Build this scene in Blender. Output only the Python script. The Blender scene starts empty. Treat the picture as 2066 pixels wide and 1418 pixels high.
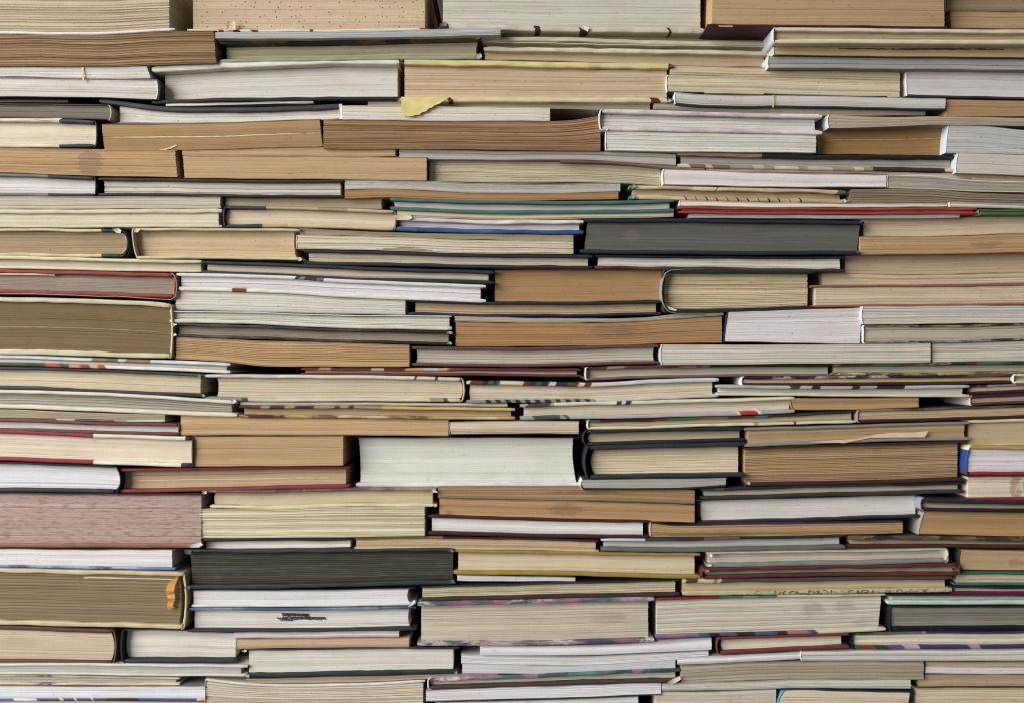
import bpy, math, random
import numpy as np

# ------------------------------------------------------------------ camera, light, exposure
S = 0.0004            # metres per photograph pixel on the face of the stack
DIST = 1700.0         # camera distance, in the same pixels
CX, CY, BASE = 1033.0, 709.0, 1446.0
sc = bpy.context.scene
col = sc.collection
cd = bpy.data.cameras.new('camera')
cam = bpy.data.objects.new('camera', cd)
col.objects.link(cam)
cam.location = (0, -DIST * S, (BASE - CY) * S)
cam.rotation_euler = (math.radians(90), 0, 0)
cd.sensor_width = 36.0
cd.lens = 36.0 * DIST / 2066.0
cd.clip_start = 0.02
cd.clip_end = 50
sc.camera = cam

w = bpy.data.worlds.new('World')
sc.world = w
w.use_nodes = True
bg = w.node_tree.nodes['Background']
bg.inputs[0].default_value = (0.98, 0.985, 1.0, 1)
bg.inputs[1].default_value = 0.19

def area_lamp(name, loc, aim, size, power, colour):
    l = bpy.data.lights.new(name, 'AREA')
    l.shape = 'RECTANGLE'
    l.size, l.size_y = size
    l.energy = power
    l.color = colour
    o = bpy.data.objects.new(name, l)
    col.objects.link(o)
    o.location = loc
    import mathutils
    d = mathutils.Vector(aim) - mathutils.Vector(loc)
    o.rotation_euler = d.to_track_quat('-Z', 'Y').to_euler()
    return o
area_lamp('window_light', (-3.3, -2.0, 1.45), (0, 0, 0.29), (2.8, 2.8), 326, (1.0, 0.99, 0.965))

sc.cycles.filter_width = 1.15
sc.view_settings.view_transform = 'Standard'
sc.view_settings.look = 'None'
sc.view_settings.exposure = 0.0
sc.view_settings.gamma = 1.0
sc.view_settings.use_curve_mapping = False

# ------------------------------------------------------------------ materials
def lin(c):
    r = []
    for v in c[:3]:
        v = v / 255.0
        r.append(v / 12.92 if v <= 0.04045 else ((v + 0.055) / 1.055) ** 2.4)
    return r

SAT = 0.83
def rgba(c, k=1.0):
    g = 0.30 * c[0] + 0.59 * c[1] + 0.11 * c[2]
    c = [g + (q - g) * SAT for q in c[:3]]
    return tuple(min(1.0, v * k) for v in lin(c)) + (1.0,)

class NT:
    def __init__(self, name):
        self.m = bpy.data.materials.new(name)
        self.m.use_nodes = True
        self.t = self.m.node_tree
        self.b = self.t.nodes['Principled BSDF']
        uv = self.t.nodes.new('ShaderNodeUVMap')
        sp = self.t.nodes.new('ShaderNodeSeparateXYZ')
        self.t.links.new(uv.outputs[0], sp.inputs[0])
        self.u, self.v = sp.outputs[0], sp.outputs[1]
    def set(self, sock, val):
        if isinstance(val, (int, float)):
            sock.default_value = val
        elif isinstance(val, tuple):
            sock.default_value = val[:len(sock.default_value)]
        else:
            self.t.links.new(val, sock)
    def math(self, op, a, b=0.0, c=None, clamp=False):
        n = self.t.nodes.new('ShaderNodeMath')
        n.operation = op
        n.use_clamp = clamp
        self.set(n.inputs[0], a)
        self.set(n.inputs[1], b)
        if c is not None:
            self.set(n.inputs[2], c)
        return n.outputs[0]
    def coords(self, su, sv, ou=0.0, ov=0.0):
        n = self.t.nodes.new('ShaderNodeCombineXYZ')
        self.set(n.inputs[0], self.math('MULTIPLY_ADD', self.u, su, ou))
        self.set(n.inputs[1], self.math('MULTIPLY_ADD', self.v, sv, ov))
        return n.outputs[0]
    def noise(self, su, sv, seed, detail=3.0, rough=0.55):
        n = self.t.nodes.new('ShaderNodeTexNoise')
        n.noise_dimensions = '2D'
        self.set(n.inputs['Vector'], self.coords(su, sv, seed * 7.31 % 97, seed * 3.77 % 89))
        n.inputs['Scale'].default_value = 1.0
        n.inputs['Detail'].default_value = detail
        n.inputs['Roughness'].default_value = rough
        return n.outputs[0]
    def ramp01(self, val, lo, hi):
        n = self.t.nodes.new('ShaderNodeMapRange')
        n.interpolation_type = 'SMOOTHSTEP'
        self.set(n.inputs['Value'], val)
        n.inputs['From Min'].default_value = lo
        n.inputs['From Max'].default_value = hi
        return n.outputs['Result']
    def mix(self, f, a, b, mode='MIX'):
        n = self.t.nodes.new('ShaderNodeMix')
        n.data_type = 'RGBA'
        n.blend_type = mode
        self.set(n.inputs[0], f)
        self.set(n.inputs[6], a)
        self.set(n.inputs[7], b)
        return n.outputs[2]
    def scale(self, colr, val):
        n = self.t.nodes.new('ShaderNodeVectorMath')
        n.operation = 'SCALE'
        self.set(n.inputs[0], colr)
        self.set(n.inputs[3], val)
        return n.outputs[0]
    def bump(self, h, strength, dist):
        n = self.t.nodes.new('ShaderNodeBump')
        n.inputs['Strength'].default_value = strength
        n.inputs['Distance'].default_value = dist
        self.set(n.inputs['Height'], h)
        self.t.links.new(n.outputs[0], self.b.inputs['Normal'])

PGAIN = 1.0
def page_material(seed, rgb, style, mottle=None, specks=None, spots=()):
    """Cut edge of a block of paper: long thin streaks, gaps between leaves, dust and foxing."""
    t = NT('paper_edge')
    q = random.Random(seed * 17)
    a = {'s': 0.12, 'l': 0.18, 'r': 0.22}[style] * q.uniform(0.7, 1.2)
    c = {'s': 0.20, 'l': 0.36, 'r': 0.40}[style] * q.uniform(0.4, 1.1)
    fine = q.uniform(0.7, 1.25)
    warmth = (rgb[0] - rgb[2]) / 100.0          # old wood-pulp paper is browner and duller than new paper
    base = rgba((rgb[0], rgb[1] * (1.0 - 0.006 * min(1.0, max(0.0, warmth - 0.3) * 3)), rgb[2]), 1.0 - 0.13 * min(1.0, max(0.0, warmth - 0.15)))
    dark = tuple(v * k for v, k in zip(base[:3], (0.60, 0.55, 0.49))) + (1,)
    warm = tuple(min(1, v * k) for v, k in zip(base[:3], (0.92, 0.86, 0.77))) + (1,)
    streak = t.noise(0.004, 0.55 * fine, seed, 4.0, 0.6)
    cloud = t.noise(0.012, 0.05, seed + 5, 4.0, 0.6)
    cl = t.mix(t.math('MULTIPLY', t.ramp01(cloud, 0.42, 0.72), 0.5), base, warm)
    f = t.math('MULTIPLY_ADD', t.math('SUBTRACT', streak, 0.5), 2.0 * a, 1.0)
    cl = t.scale(cl, f)
    band = t.noise(0.0012, 0.11, seed + 41, 2.0, 0.5)
    cl = t.scale(cl, t.math('MULTIPLY_ADD', t.math('SUBTRACT', band, 0.5), q.uniform(0.25, 0.6), 1.0))
    gap = t.noise(0.0022, 0.85 * fine, seed + 11, 2.0, 0.5)
    gapm = t.ramp01(gap, 0.40, 0.31)
    brk = t.ramp01(t.noise(0.014, 0.3, seed + 13, 2.0), 0.40, 0.56)
    cl = t.mix(t.math('MULTIPLY', t.math('MULTIPLY', gapm, brk), c), cl, dark)
    hi = t.ramp01(t.noise(0.003, 0.9, seed + 17, 2.0, 0.5), 0.63, 0.70)
    cl = t.scale(cl, t.math('MULTIPLY_ADD', hi, 0.10 if style == 's' else 0.2, 1.0))
    smudge = t.ramp01(t.noise(0.045, 0.16, seed + 19, 5.0, 0.65), 0.60, 0.76)
    cl = t.mix(t.math('MULTIPLY', smudge, 0.48), cl, dark)
    if mottle:
        mc, su, sv, lo, hi2, amt = mottle
        mm = t.ramp01(t.noise(su, sv, seed + 23, 5.0, 0.65), lo, hi2)
        cl = t.mix(t.math('MULTIPLY', mm, amt), cl, rgba(mc, PGAIN))
    # fine grain of cut fibre
    g = t.noise(0.22, 0.7, seed + 29, 3.0, 0.7)
    cl = t.scale(cl, t.math('MULTIPLY_ADD', t.math('SUBTRACT', g, 0.5), 0.30, 1.0))
    sz, thr, keep, am = specks or (0.035, 0.05, 0.55, 0.45)
    n = t.t.nodes.new('ShaderNodeTexVoronoi')
    n.voronoi_dimensions = '2D'
    t.set(n.inputs['Vector'], t.coords(sz, sz, seed * 1.7, seed * 0.9))
    n.inputs['Scale'].default_value = 1.0
    sx = t.t.nodes.new('ShaderNodeSeparateColor')
    t.t.links.new(n.outputs['Color'], sx.inputs[0])
    rad = t.math('MULTIPLY', t.math('GREATER_THAN', sx.outputs[0], keep), t.math('MULTIPLY', sx.outputs[1], thr))
    dot = t.math('LESS_THAN', t.math('ADD', n.outputs['Distance'], t.math('MULTIPLY', t.math('SUBTRACT', g, 0.5), 0.06)), rad)
    cl = t.mix(t.math('MULTIPLY', dot, am), cl, rgba((52, 40, 30)))
    for (x, v, ru, rv, c2, amt) in spots:
        du = t.math('DIVIDE', t.math('SUBTRACT', t.u, float(x)), float(ru))
        dv = t.math('DIVIDE', t.math('SUBTRACT', t.v, float(v)), float(rv))
        r = t.math('ADD', t.math('MULTIPLY', du, du), t.math('MULTIPLY', dv, dv))
        r = t.math('ADD', r, t.math('MULTIPLY', t.math('SUBTRACT', t.noise(0.06, 0.16, seed + x, 5.0), 0.5), 2.6))
        m = t.ramp01(r, 1.0, 0.75) if amt > 0.74 else t.ramp01(r, 1.3, 0.2)
        cl = t.mix(t.math('MULTIPLY', m, amt), cl, rgba(c2, PGAIN))
    t.t.links.new(cl, t.b.inputs['Base Color'])
    t.b.inputs['Roughness'].default_value = 0.9
    t.b.inputs['Specular IOR Level'].default_value = 0.15
    t.bump(t.math('ADD', streak, t.math('MULTIPLY', g, 0.5)), 0.35, 0.0006)
    return t.m

def cover_material(seed, spec, x0, x1, rough=0.5, cloth=False, wear=0.5):
    """spec: one colour, or a list of (start x, colour) printed along the edge."""
    t = NT('cover')
    if isinstance(spec, list):
        r = t.t.nodes.new('ShaderNodeValToRGB')
        painted = isinstance(spec, Art)
        r.color_ramp.interpolation = 'LINEAR' if painted else 'CONSTANT'
        wob = t.math('MULTIPLY_ADD', t.math('SUBTRACT', t.noise(0.05, 0.22, seed, 5.0, 0.7), 0.5), 130.0 if painted else (14.0 if len(spec) < 18 else 4.0), t.u)
        wob = t.math('MULTIPLY_ADD', t.v, 1.5 if painted else 0.6, wob) if len(spec) > 5 else t.u
        t.set(r.inputs[0], t.math('DIVIDE', t.math('SUBTRACT', wob, float(x0)), float(x1 - x0)))
        spec = spec[:31]
        els = r.color_ramp.elements
        while len(els) > 1:
            els.remove(els[-1])
        els[0].position = 0.0
        els[0].color = rgba(spec[0][1])
        for x, c in spec[1:]:
            e = els.new(min(1.0, max(0.0, (x - x0) / (x1 - x0))))
            e.color = rgba(c)
        cl = r.outputs[0]
        lum = 0.2
    else:
        cl = rgba(spec)
        lum = sum(lin(spec)) / 3
    sm = t.noise(0.03, 0.12, seed + 3, 4.0, 0.6)
    if not isinstance(spec, list):
        cl = t.mix(0.0, cl, cl)
    cl = t.scale(cl, t.math('MULTIPLY_ADD', t.math('SUBTRACT', sm, 0.5), 0.5, 1.0))
    # rubbed places: board showing through on dark cloth, grime on pale paper
    rub = t.ramp01(t.noise(0.16, 0.5, seed + 7, 5.0, 0.75), 0.62, 0.72)
    chip = t.ramp01(t.noise(0.34, 0.9, seed + 31, 3.0, 0.7), 0.68, 0.72)
    rub = t.math('MAXIMUM', rub, t.math('MULTIPLY', chip, 1.4))
    rc = (150, 138, 120) if lum < 0.3 else (110, 92, 70)
    cl = t.mix(t.math('MULTIPLY', rub, 1.0 * wear * (0.45 if lum < 0.3 else 0.5)), cl, rgba(rc))
    g = t.noise(0.5, 0.5, seed + 9, 2.0)
    cl = t.scale(cl, t.math('MULTIPLY_ADD', t.math('SUBTRACT', g, 0.5), 0.5 if cloth else 0.25, 1.0))
    t.t.links.new(cl, t.b.inputs['Base Color'])
    t.b.inputs['Roughness'].default_value = rough
    t.b.inputs['Specular IOR Level'].default_value = 0.3
    if cloth:
        wv = t.math('MULTIPLY', t.math('SINE', t.math('MULTIPLY', t.u, 1.3)), t.math('SINE', t.math('MULTIPLY', t.v, 1.3)))
        t.bump(t.math('ADD', wv, g), 0.6 if cloth == 2 else 0.22, 0.0005)
    else:
        t.bump(t.math('ADD', sm, g), 0.25, 0.0005)
    return t.m

_plain = {}
def plain(rgb, rough=0.7, seed=1):
    k = (rgb, rough)
    if k not in _plain:
        t = NT('plain_paper')
        g = t.noise(0.05, 0.05, seed, 4.0)
        cl = t.scale(rgba(rgb), t.math('MULTIPLY_ADD', t.math('SUBTRACT', g, 0.5), 0.5, 1.0))
        t.t.links.new(cl, t.b.inputs['Base Color'])
        t.b.inputs['Roughness'].default_value = rough
        _plain[k] = t.m
    return _plain[k]

# ------------------------------------------------------------------ mesh helpers
def link_mesh(name, V, F, UV, mat, parent, smooth=False):
    me = bpy.data.meshes.new(name)
    V = np.asarray(V, dtype=np.float64)
    if parent:
        top = parent
        while top.parent:
            top = top.parent
        V = V - np.array(top.location)
    me.from_pydata(V.tolist(), [], F)
    l = me.uv_layers.new(name='UVMap')
    li = np.empty(len(me.loops), dtype=np.int32)
    me.loops.foreach_get('vertex_index', li)
    UV = np.asarray(UV, dtype=np.float32)
    l.data.foreach_set('uv', UV[li].ravel())
    if smooth:
        me.polygons.foreach_set('use_smooth', [True] * len(me.polygons))
    me.materials.append(mat)
    o = bpy.data.objects.new(name, me)
    col.objects.link(o)
    if parent:
        o.parent = parent
    return o

def W(x, d, y, dref):
    """photograph pixel x, y on a book whose face stands dref behind the front plane -> world"""
    k = 1.0 + dref / DIST
    return ((x - CX) * k * S, d * S, (BASE - CY) * S - (y - CY) * k * S)

def curve(pts, xs):
    """smooth curve through (x, value) points"""
    px = np.array([p[0] for p in pts], float)
    py = np.array([p[1] for p in pts], float)
    if len(px) == 1:
        return np.full(len(xs), py[0])
    sl = np.diff(py) / np.diff(px)
    m = np.empty(len(px))
    m[0], m[-1] = sl[0], sl[-1]
    for i in range(1, len(px) - 1):
        h0, h1 = px[i] - px[i - 1], px[i + 1] - px[i]
        m[i] = 0 if sl[i - 1] * sl[i] < 0 else (sl[i - 1] * h1 + sl[i] * h0) / (h0 + h1)
    i = np.clip(np.searchsorted(px, xs) - 1, 0, len(px) - 2)
    h = px[i + 1] - px[i]
    t = np.clip((xs - px[i]) / h, -0.2, 1.2)
    t2, t3 = t * t, t * t * t
    return (2*t3-3*t2+1)*py[i] + (t3-2*t2+t)*h*m[i] + (-2*t3+3*t2)*py[i+1] + (t3-t2)*h*m[i+1]

def smooth_noise(rng, n, k):
    """n values wandering with k knots, about -1..1"""
    kn = rng.uniform(-1, 1, max(4, k))
    return np.interp(np.linspace(0, len(kn) - 1, n), np.arange(len(kn)), kn)

def grid_faces(o, nr, nc, flip=False):
    F = []
    for j in range(nr - 1):
        for i in range(nc - 1):
            a = o + j * nc + i
            q = (a, a + nc, a + nc + 1, a + 1)
            F.append(q[::-1] if flip else q)
    return F

def page_block(parent, mat, rng, top, bot, xl, xr, lk, rk, lsl, rsl, d, dref, dep, style, wav=1.0, amp=None):
    """block of leaves; each row of the front face is a leaf or a few, standing a little in or out"""
    h = float(np.mean(bot(np.linspace(xl, xr, 5)) - top(np.linspace(xl, xr, 5))))
    step = {'s': 1.5, 'l': 1.2, 'r': 1.1}[style]
    nr = int(min(80, max(5, h / step))) + 1
    nc = int(min(60, max(6, (xr - xl) / 11))) + 1
    v = np.linspace(0, 1, nr)
    bul = 1 - (2 * v - 1) ** 2
    sq = 0.9 if style == 's' else 1.0
    ex_l = xl - lk * bul + lsl * (v - 0.5) + rng.uniform(-0.5, 0.5, nr) * sq
    ex_r = xr + rk * bul + rsl * (v - 0.5) + rng.uniform(-0.5, 0.5, nr) * sq
    s = np.linspace(0, 1, nc)
    X = ex_l[:, None] * (1 - s) + ex_r[:, None] * s
    T = np.array([top(r) for r in X])
    B = np.array([bot(r) for r in X])
    vv = v[:, None]
    wob = np.array([smooth_noise(rng, nc, 7) for _ in range(nr)]) * (0.35 / max(h, 1))
    wob += smooth_noise(rng, nc, 6)[None, :] * np.sin(np.pi * v)[:, None] * (0.9 * wav / max(h, 1))
    wob[0] = wob[-1] = 0
    Y = T + (B - T) * np.clip(vv + wob, 0, 1)
    if amp is None:
        amp = {'s': 0.2, 'l': 0.4, 'r': 0.8}[style]
    row = rng.uniform(-1, 1, nr) * amp
    if style in 'lr':
        per = rng.uniform(3.4, 4.8) if style == 'r' else rng.uniform(5, 10)
        ph = (v * h / per + rng.uniform(0, 1) + 0.25 * np.cumsum(rng.uniform(-1, 1, nr)) / math.sqrt(nr)) % 1.0
        row += np.where(ph < 0.28, (1.8 if style == 'r' else rng.uniform(0.3, 1.0)), 0.0)
    else:
        for _ in range(rng.integers(0, 3)):
            row[rng.integers(0, nr)] += 0.9
    Dp = d + row[:, None] + np.array([smooth_noise(rng, nc, 6) for _ in range(nr)]) * amp * 0.5
    Dp += smooth_noise(rng, nr, 5)[:, None] * 1.2
    k = 1.0 + dref / DIST
    V = np.stack([(X - CX) * k * S, Dp * S, (BASE - CY) * S - (Y - CY) * k * S], -1).reshape(-1, 3)
    UV = np.stack([X, (B - T) * vv], -1).reshape(-1, 2)
    F = grid_faces(0, nr, nc)
    V, UV = [V], [UV]
    n = nr * nc
    # sides, top, bottom and back
    def ring(idx):
        return np.array(idx)
    per_idx = [j * nc for j in range(nr)]
    per_idx += [(nr - 1) * nc + i for i in range(1, nc)]
    per_idx += [j * nc + nc - 1 for j in range(nr - 2, -1, -1)]
    per_idx += [i for i in range(nc - 2, 0, -1)]
    P = V[0][per_idx]
    U = UV[0][per_idx]
    offs = n
    prev = per_idx
    m = len(per_idx)
    for dd in (6.0, dep):
        Q = P.copy()
        Q[:, 1] = (d + dd) * S
        UQ = U.copy()
        UQ[:, 0] += dd
        V.append(Q)
        UV.append(UQ)
        cur = list(range(offs, offs + m))
        for a in range(m):
            b = (a + 1) % m
            F.append((prev[a], prev[b], cur[b], cur[a])[::-1])
        prev = cur
        offs += m
    F.append(tuple(prev))
    return link_mesh('page_block', np.concatenate(V), F, np.concatenate(UV), mat, parent)

def board(parent, name, mat, rng, edge, t0, sign, xl, xr, d, dref, dep, rag=0.0):
    """one cover: edge(x) is its outer face, t0 its thickness (px), sign +1 for the upper cover"""
    nc = int(min(70, max(8, (xr - xl) / 9))) + 1
    s = np.linspace(0, 1, nc)
    X = xl + (xr - xl) * s
    e = edge(X)
    th = t0 * (1 + smooth_noise(rng, nc, nc // 3) * (0.05 + 0.10 * rag))
    endk = np.ones(nc)
    endk[0] = endk[-1] = 0.72
    dn = smooth_noise(rng, nc, nc // 3) * (0.25 + 0.9 * rag)
    r = min(t0, 5.0)
    sec = [(dep, 0.0), (0.45 * r, 0.0), (0.14 * r, 0.10), (0.0, 0.32), (0.0, 0.68), (0.14 * r, 0.90), (0.45 * r, 1.0), (dep, 1.0)]
    if t0 < 2.2:
        sec = [(dep, 0.0), (0.0, 0.0), (0.0, 1.0), (dep, 1.0)]
    k = 1.0 + dref / DIST
    V, UV = [], []
    arc = 0.0
    for j, (sy, f) in enumerate(sec):
        ff = 0.5 + (f - 0.5) * endk
        yy = e + sign * th * ff if sign > 0 else e - th * ff
        dd = d + sy + (dn if sy < dep else 0) + (1 - endk) * 2.0 * (1 if sy < dep else 0)
        V.append(np.stack([(X - CX) * k * S, dd * S, (BASE - CY) * S - (yy - CY) * k * S], -1))
        UV.append(np.stack([X, np.full(nc, f * t0 + min(sy, 40) * (1 if f < 0.5 else 1) )], -1))
    V = np.concatenate(V)
    UV = np.concatenate(UV)
    ns = len(sec)
    F = grid_faces(0, ns, nc, flip=(sign < 0))
    F += [((ns - 1) * nc + i, i, i + 1, (ns - 1) * nc + i + 1) if sign > 0 else ((ns - 1) * nc + i + 1, i + 1, i, (ns - 1) * nc + i) for i in range(nc - 1)]
    c0 = tuple(j * nc for j in range(ns))
    c1 = tuple(j * nc + nc - 1 for j in range(ns))
    F += [c0[::-1], c1] if sign > 0 else [c0, c1[::-1]]
    return link_mesh(name, V, F, UV, mat, parent)

def spine(parent, name, mat, rng, top, bot, xe, side, k_b, th, d, dref, dep, sl=0.0, shrink=0.0, r=0.0):
    """sheet that closes one end of the book; side -1 left, +1 right; k_b is how far it bulges"""
    n = 19
    v = 0.5 - 0.5 * np.cos(np.linspace(0, np.pi, n))
    bul = 1 - (2 * v - 1) ** 2
    hh = max(1.0, float(bot(np.array([xe]))[0] - top(np.array([xe]))[0]))
    e = np.clip((np.minimum(v, 1 - v) * hh) / max(r, 0.01), 0, 1)          # quarter-round corners of radius r
    xe_r = xe - side * r * (1 - np.sqrt(np.clip(1 - (1 - e) ** 2, 0, 1)))
    xo = xe_r + side * k_b * bul + sl * (v - 0.5) + rng.uniform(-0.25, 0.25, n)
    xi = xo - side * th
    t_, b_ = float(top(np.array([xe]))[0]) + shrink, float(bot(np.array([xe]))[0]) - shrink
    y = t_ + (b_ - t_) * v
    kk = 1.0 + dref / DIST
    def lay(x, dd):
        return np.stack([(x - CX) * kk * S, np.full(n, dd * S), (BASE - CY) * S - (y - CY) * kk * S], -1)
    dj = d + rng.uniform(-0.3, 0.3, n)
    V = [lay(xo, d + 1.2), lay(xo * 0.75 + xi * 0.25, d), lay(xo * 0.25 + xi * 0.75, d), lay(xi, d + 1.2), lay(xi, d + dep), lay(xo, d + dep)]
    UV = [np.stack([y + q * 0.05, np.full(n, q * 4.0)], -1) for q in range(6)]
    F = []
    for q in range(6):
        a0, b0 = q * n, ((q + 1) % 6) * n
        for i in range(n - 1):
            f = (a0 + i, b0 + i, b0 + i + 1, a0 + i + 1)
            F.append(f if side > 0 else f[::-1])
    c0 = tuple(q * n for q in range(6)); c1 = tuple(q * n + n - 1 for q in range(6))
    F += [c0[::-1], c1] if side > 0 else [c0, c1[::-1]]
    return link_mesh(name, np.concatenate(V), F, np.concatenate(UV), mat, parent, smooth=False)

def scrap(parent, name, rgb, pts, d, dref, curl=4.0, th=0.9, rough=0.8):
    """small torn or folded piece of paper: outline in pixels, given a thickness and a curl"""
    n = len(pts)
    cx = sum(p[0] for p in pts) / n
    cy = sum(p[1] for p in pts) / n
    wx = max(abs(p[0] - cx) for p in pts)
    ring = []
    for s_, fr in ((1.0, 1.0), (0.55, 0.55)):
        for (x, y) in pts:
            q = (x - cx) / max(wx, 1)
            ring.append((cx + (x - cx) * s_, cy + (y - cy) * s_, d - curl * (q * s_) ** 2))
    ring.append((cx, cy, d))
    V, UV, F = [], [], []
    for off in (0.0, th):
        for (x, y, dd) in ring:
            V.append(W(x, dd + off, y, dref)); UV.append((x, y))
    m = len(ring)
    for i in range(n):
        j = (i + 1) % n
        F.append((i, j, n + j, n + i)); F.append((n + i, n + j, 2 * n))
        F.append((m + i, m + n + i, m + n + j, m + j)); F.append((m + n + i, m + 2 * n, m + n + j))
        F.append((i, m + i, m + j, j))
    return link_mesh(name, V, F, UV, plain(rgb, rough), parent)

BOOKS = {}
GROUPS = {'hardcover_book': 'hardcover books stacked flat in the wall', 'paperback_book': 'paperback books stacked flat in the wall', 'booklet': 'thin booklets between the stacked books'}
def b(key, label, kind, pts, pg, st='l', cv=None, tc=None, bc=None, cb=None, L='p', R='p', lc=None, rc=None, lin_=None,
      d=None, oh=None, li=None, ri=None, lsl=0.0, rsl=0.0, mottle=None, specks=None, spots=(), rag=0.3, cloth=False,
      dep=None, tx=(0, 0), bx=(0, 0), rough=0.55, wear=0.5, amp=None, wav=1.0):
    seed = len(BOOKS) + 1
    rng = np.random.default_rng(seed * 101)
    name = {'h': 'hardcover_book', 'p': 'paperback_book', 'b': 'booklet'}[kind]
    hard = kind == 'h'
    if d is None: d = rng.uniform(12, 30)
    if dep is None: dep = rng.uniform(300, 380)
    if tc is None: tc = 6 if hard else 1.2
    if bc is None: bc = tc if hard else 1.2
    if oh is None: oh = 10 if hard else 0.4
    if cv is None: cv = tuple(int(c * 0.82) for c in pg)
    if cb is None: cb = cv
    xl, xr = pts[0][0], pts[-1][0]
    f1, p1, p2 = rng.uniform(0.012, 0.03), rng.uniform(0, 6), rng.uniform(0, 6)
    wv = lambda x: 0.38 * np.sin(f1 * np.asarray(x) + p1) + 0.22 * np.sin(2.7 * f1 * np.asarray(x) + p2)
    top = lambda x: curve([(p[0], p[1]) for p in pts], x) + wv(x)
    bot = lambda x: curve([(p[0], p[2]) for p in pts], x) + wv(x)
    root = bpy.data.objects.new(name, None)
    root.empty_display_size = 0.01
    col.objects.link(root)
    mx = 0.5 * (xl + xr)
    root.location = W(mx, d + 0.5 * dep, float(bot(np.array([mx]))[0]), d)
    root['label'] = label
    root['category'] = 'book' if kind != 'b' else 'booklet'
    root['group'] = GROUPS[name]
    def end(code):
        c = code[0]
        k = float(code[1:]) if len(code) > 1 else 0.0
        return c, k
    (le, lk), (re_, rk) = end(L), end(R)
    rr = min(5.0, max(tc, bc) * 0.75) if hard else 0.0
    if le == 's': tx, bx = (tx[0] + rr, tx[1]), (bx[0] + rr, bx[1])
    if re_ == 's': tx, bx = (tx[0], tx[1] - rr), (bx[0], bx[1] - rr)
    sth = 3.2 if hard else 1.8
    dfl = 8.0 if hard else 0.5
    pin_l = (sth + 1.2 if le == 's' else dfl) if li is None else li
    pin_r = (sth + 1.2 if re_ == 's' else dfl) if ri is None else ri
    if lin_ and le == 's': pin_l += 2.0
    if lin_ and re_ == 's': pin_r += 2.0
    if le == 'c': lk = -lk
    if re_ == 'c': rk = -rk
    ptop = lambda x: top(x) + max(tc - 0.1, 0)
    pbot = lambda x: bot(x) - max(bc - 0.1, 0)
    pm = page_material(seed, pg, st, mottle, specks, spots)
    blk = page_block(root, pm, rng, ptop, pbot, xl + pin_l, xr - pin_r, lk, rk, lsl, rsl, d + oh, d, dep - oh - 3, st, wav, amp)
    cname = 'cover_board' if hard else 'paper_cover'
    cm = None
    boards = []
    if tc > 0:
        cm = cover_material(seed + 300, cv, xl, xr, rough, cloth, wear)
        boards.append(board(root, cname, cm, rng, top, tc, 1, xl + tx[0], xr + tx[1], d, d, dep, rag))
    if bc > 0:
        cm2 = cm if (cb is cv and cm) else cover_material(seed + 600, cb, xl, xr, rough, cloth, wear)
        boards.append(board(root, cname, cm2, rng, bot, bc, -1, xl + bx[0], xr + bx[1], d, d, dep, rag))
        cm = cm or cm2
    for side, e, k, c, x in ((-1, le, lk, lc, xl), (1, re_, rk, rc, xr)):
        if e == 's':
            if c is None and not isinstance(cv, list):
                m = cm
            else:
                m = cover_material(seed + 900, c or cv[0 if side < 0 else -1][1], c[0][0] if isinstance(c, list) else 0, c[-1][0] + 30 if isinstance(c, list) else 100, rough, cloth, wear)
            spine(root, 'spine', m, rng, top, bot, x, side, k, sth, d + (0.8 if hard else 0.2), d, dep, lsl if side < 0 else rsl, shrink=0.15 if hard else 0.6, r=rr)
            if lin_:
                spine(root, 'headband', cover_material(seed + 950, lin_, 0, 100, 0.7, True, 0.3), rng, ptop, pbot, x - side * (sth + 0.5), side, k * 0.95, 2.4, d + oh - 1.5, d, 30, lsl if side < 0 else rsl, shrink=1.0)
    BOOKS[key] = dict(root=root, d=d, blk=blk, boards=boards, oh=oh)
    return root

class Art(list):
    pass

def art(x0, x1, pal, step, seed):
    r = random.Random(seed)
    out, x = Art(), x0
    while x < x1 and len(out) < 26:
        out.append((x, r.choice(pal)))
        x += step * r.uniform(0.4, 1.8)
    return out

# ------------------------------------------------------------------ the setting
def sheet(name, rgb, vs):
    o = link_mesh(name, vs, [(0, 1, 2, 3)], [(0, 0), (1000, 0), (1000, 1000), (0, 1000)], plain(rgb, 0.9), None)
    o['kind'] = 'structure'
    return o
sheet('floor', (95, 85, 75), [(-1.5, -1.5, -0.002), (1.5, -1.5, -0.002), (1.5, 0.5, -0.002), (-1.5, 0.5, -0.002)])
sheet('light_block_sheet', (60, 54, 48), [(-1.5, 0.2, -0.01), (1.5, 0.2, -0.01), (1.5, 0.2, 1.6), (-1.5, 0.2, 1.6)])  # unseen dark backing, added to keep world light from entering gaps from behind

# ------------------------------------------------------------------ colours seen in the photograph
CRMY = (212, 202, 164); GRW = (190, 183, 168); GRY = (158, 150, 136); GRT = (170, 156, 132)
WHT = (216, 213, 206); LIL = (208, 203, 203); GRL = (180, 176, 174); PNK = (208, 196, 190); OLV = (128, 110, 74)
K = (24, 23, 24); NV = (36, 39, 52); MAR = (78, 30, 32); RED = (160, 34, 32); CRI = (134, 38, 46)
CC = (208, 198, 174); CW = (218, 216, 208); CB = (186, 168, 134); BW = (190, 200, 206); DBR = (58, 42, 36); GCL = (34, 48, 42)

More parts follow.
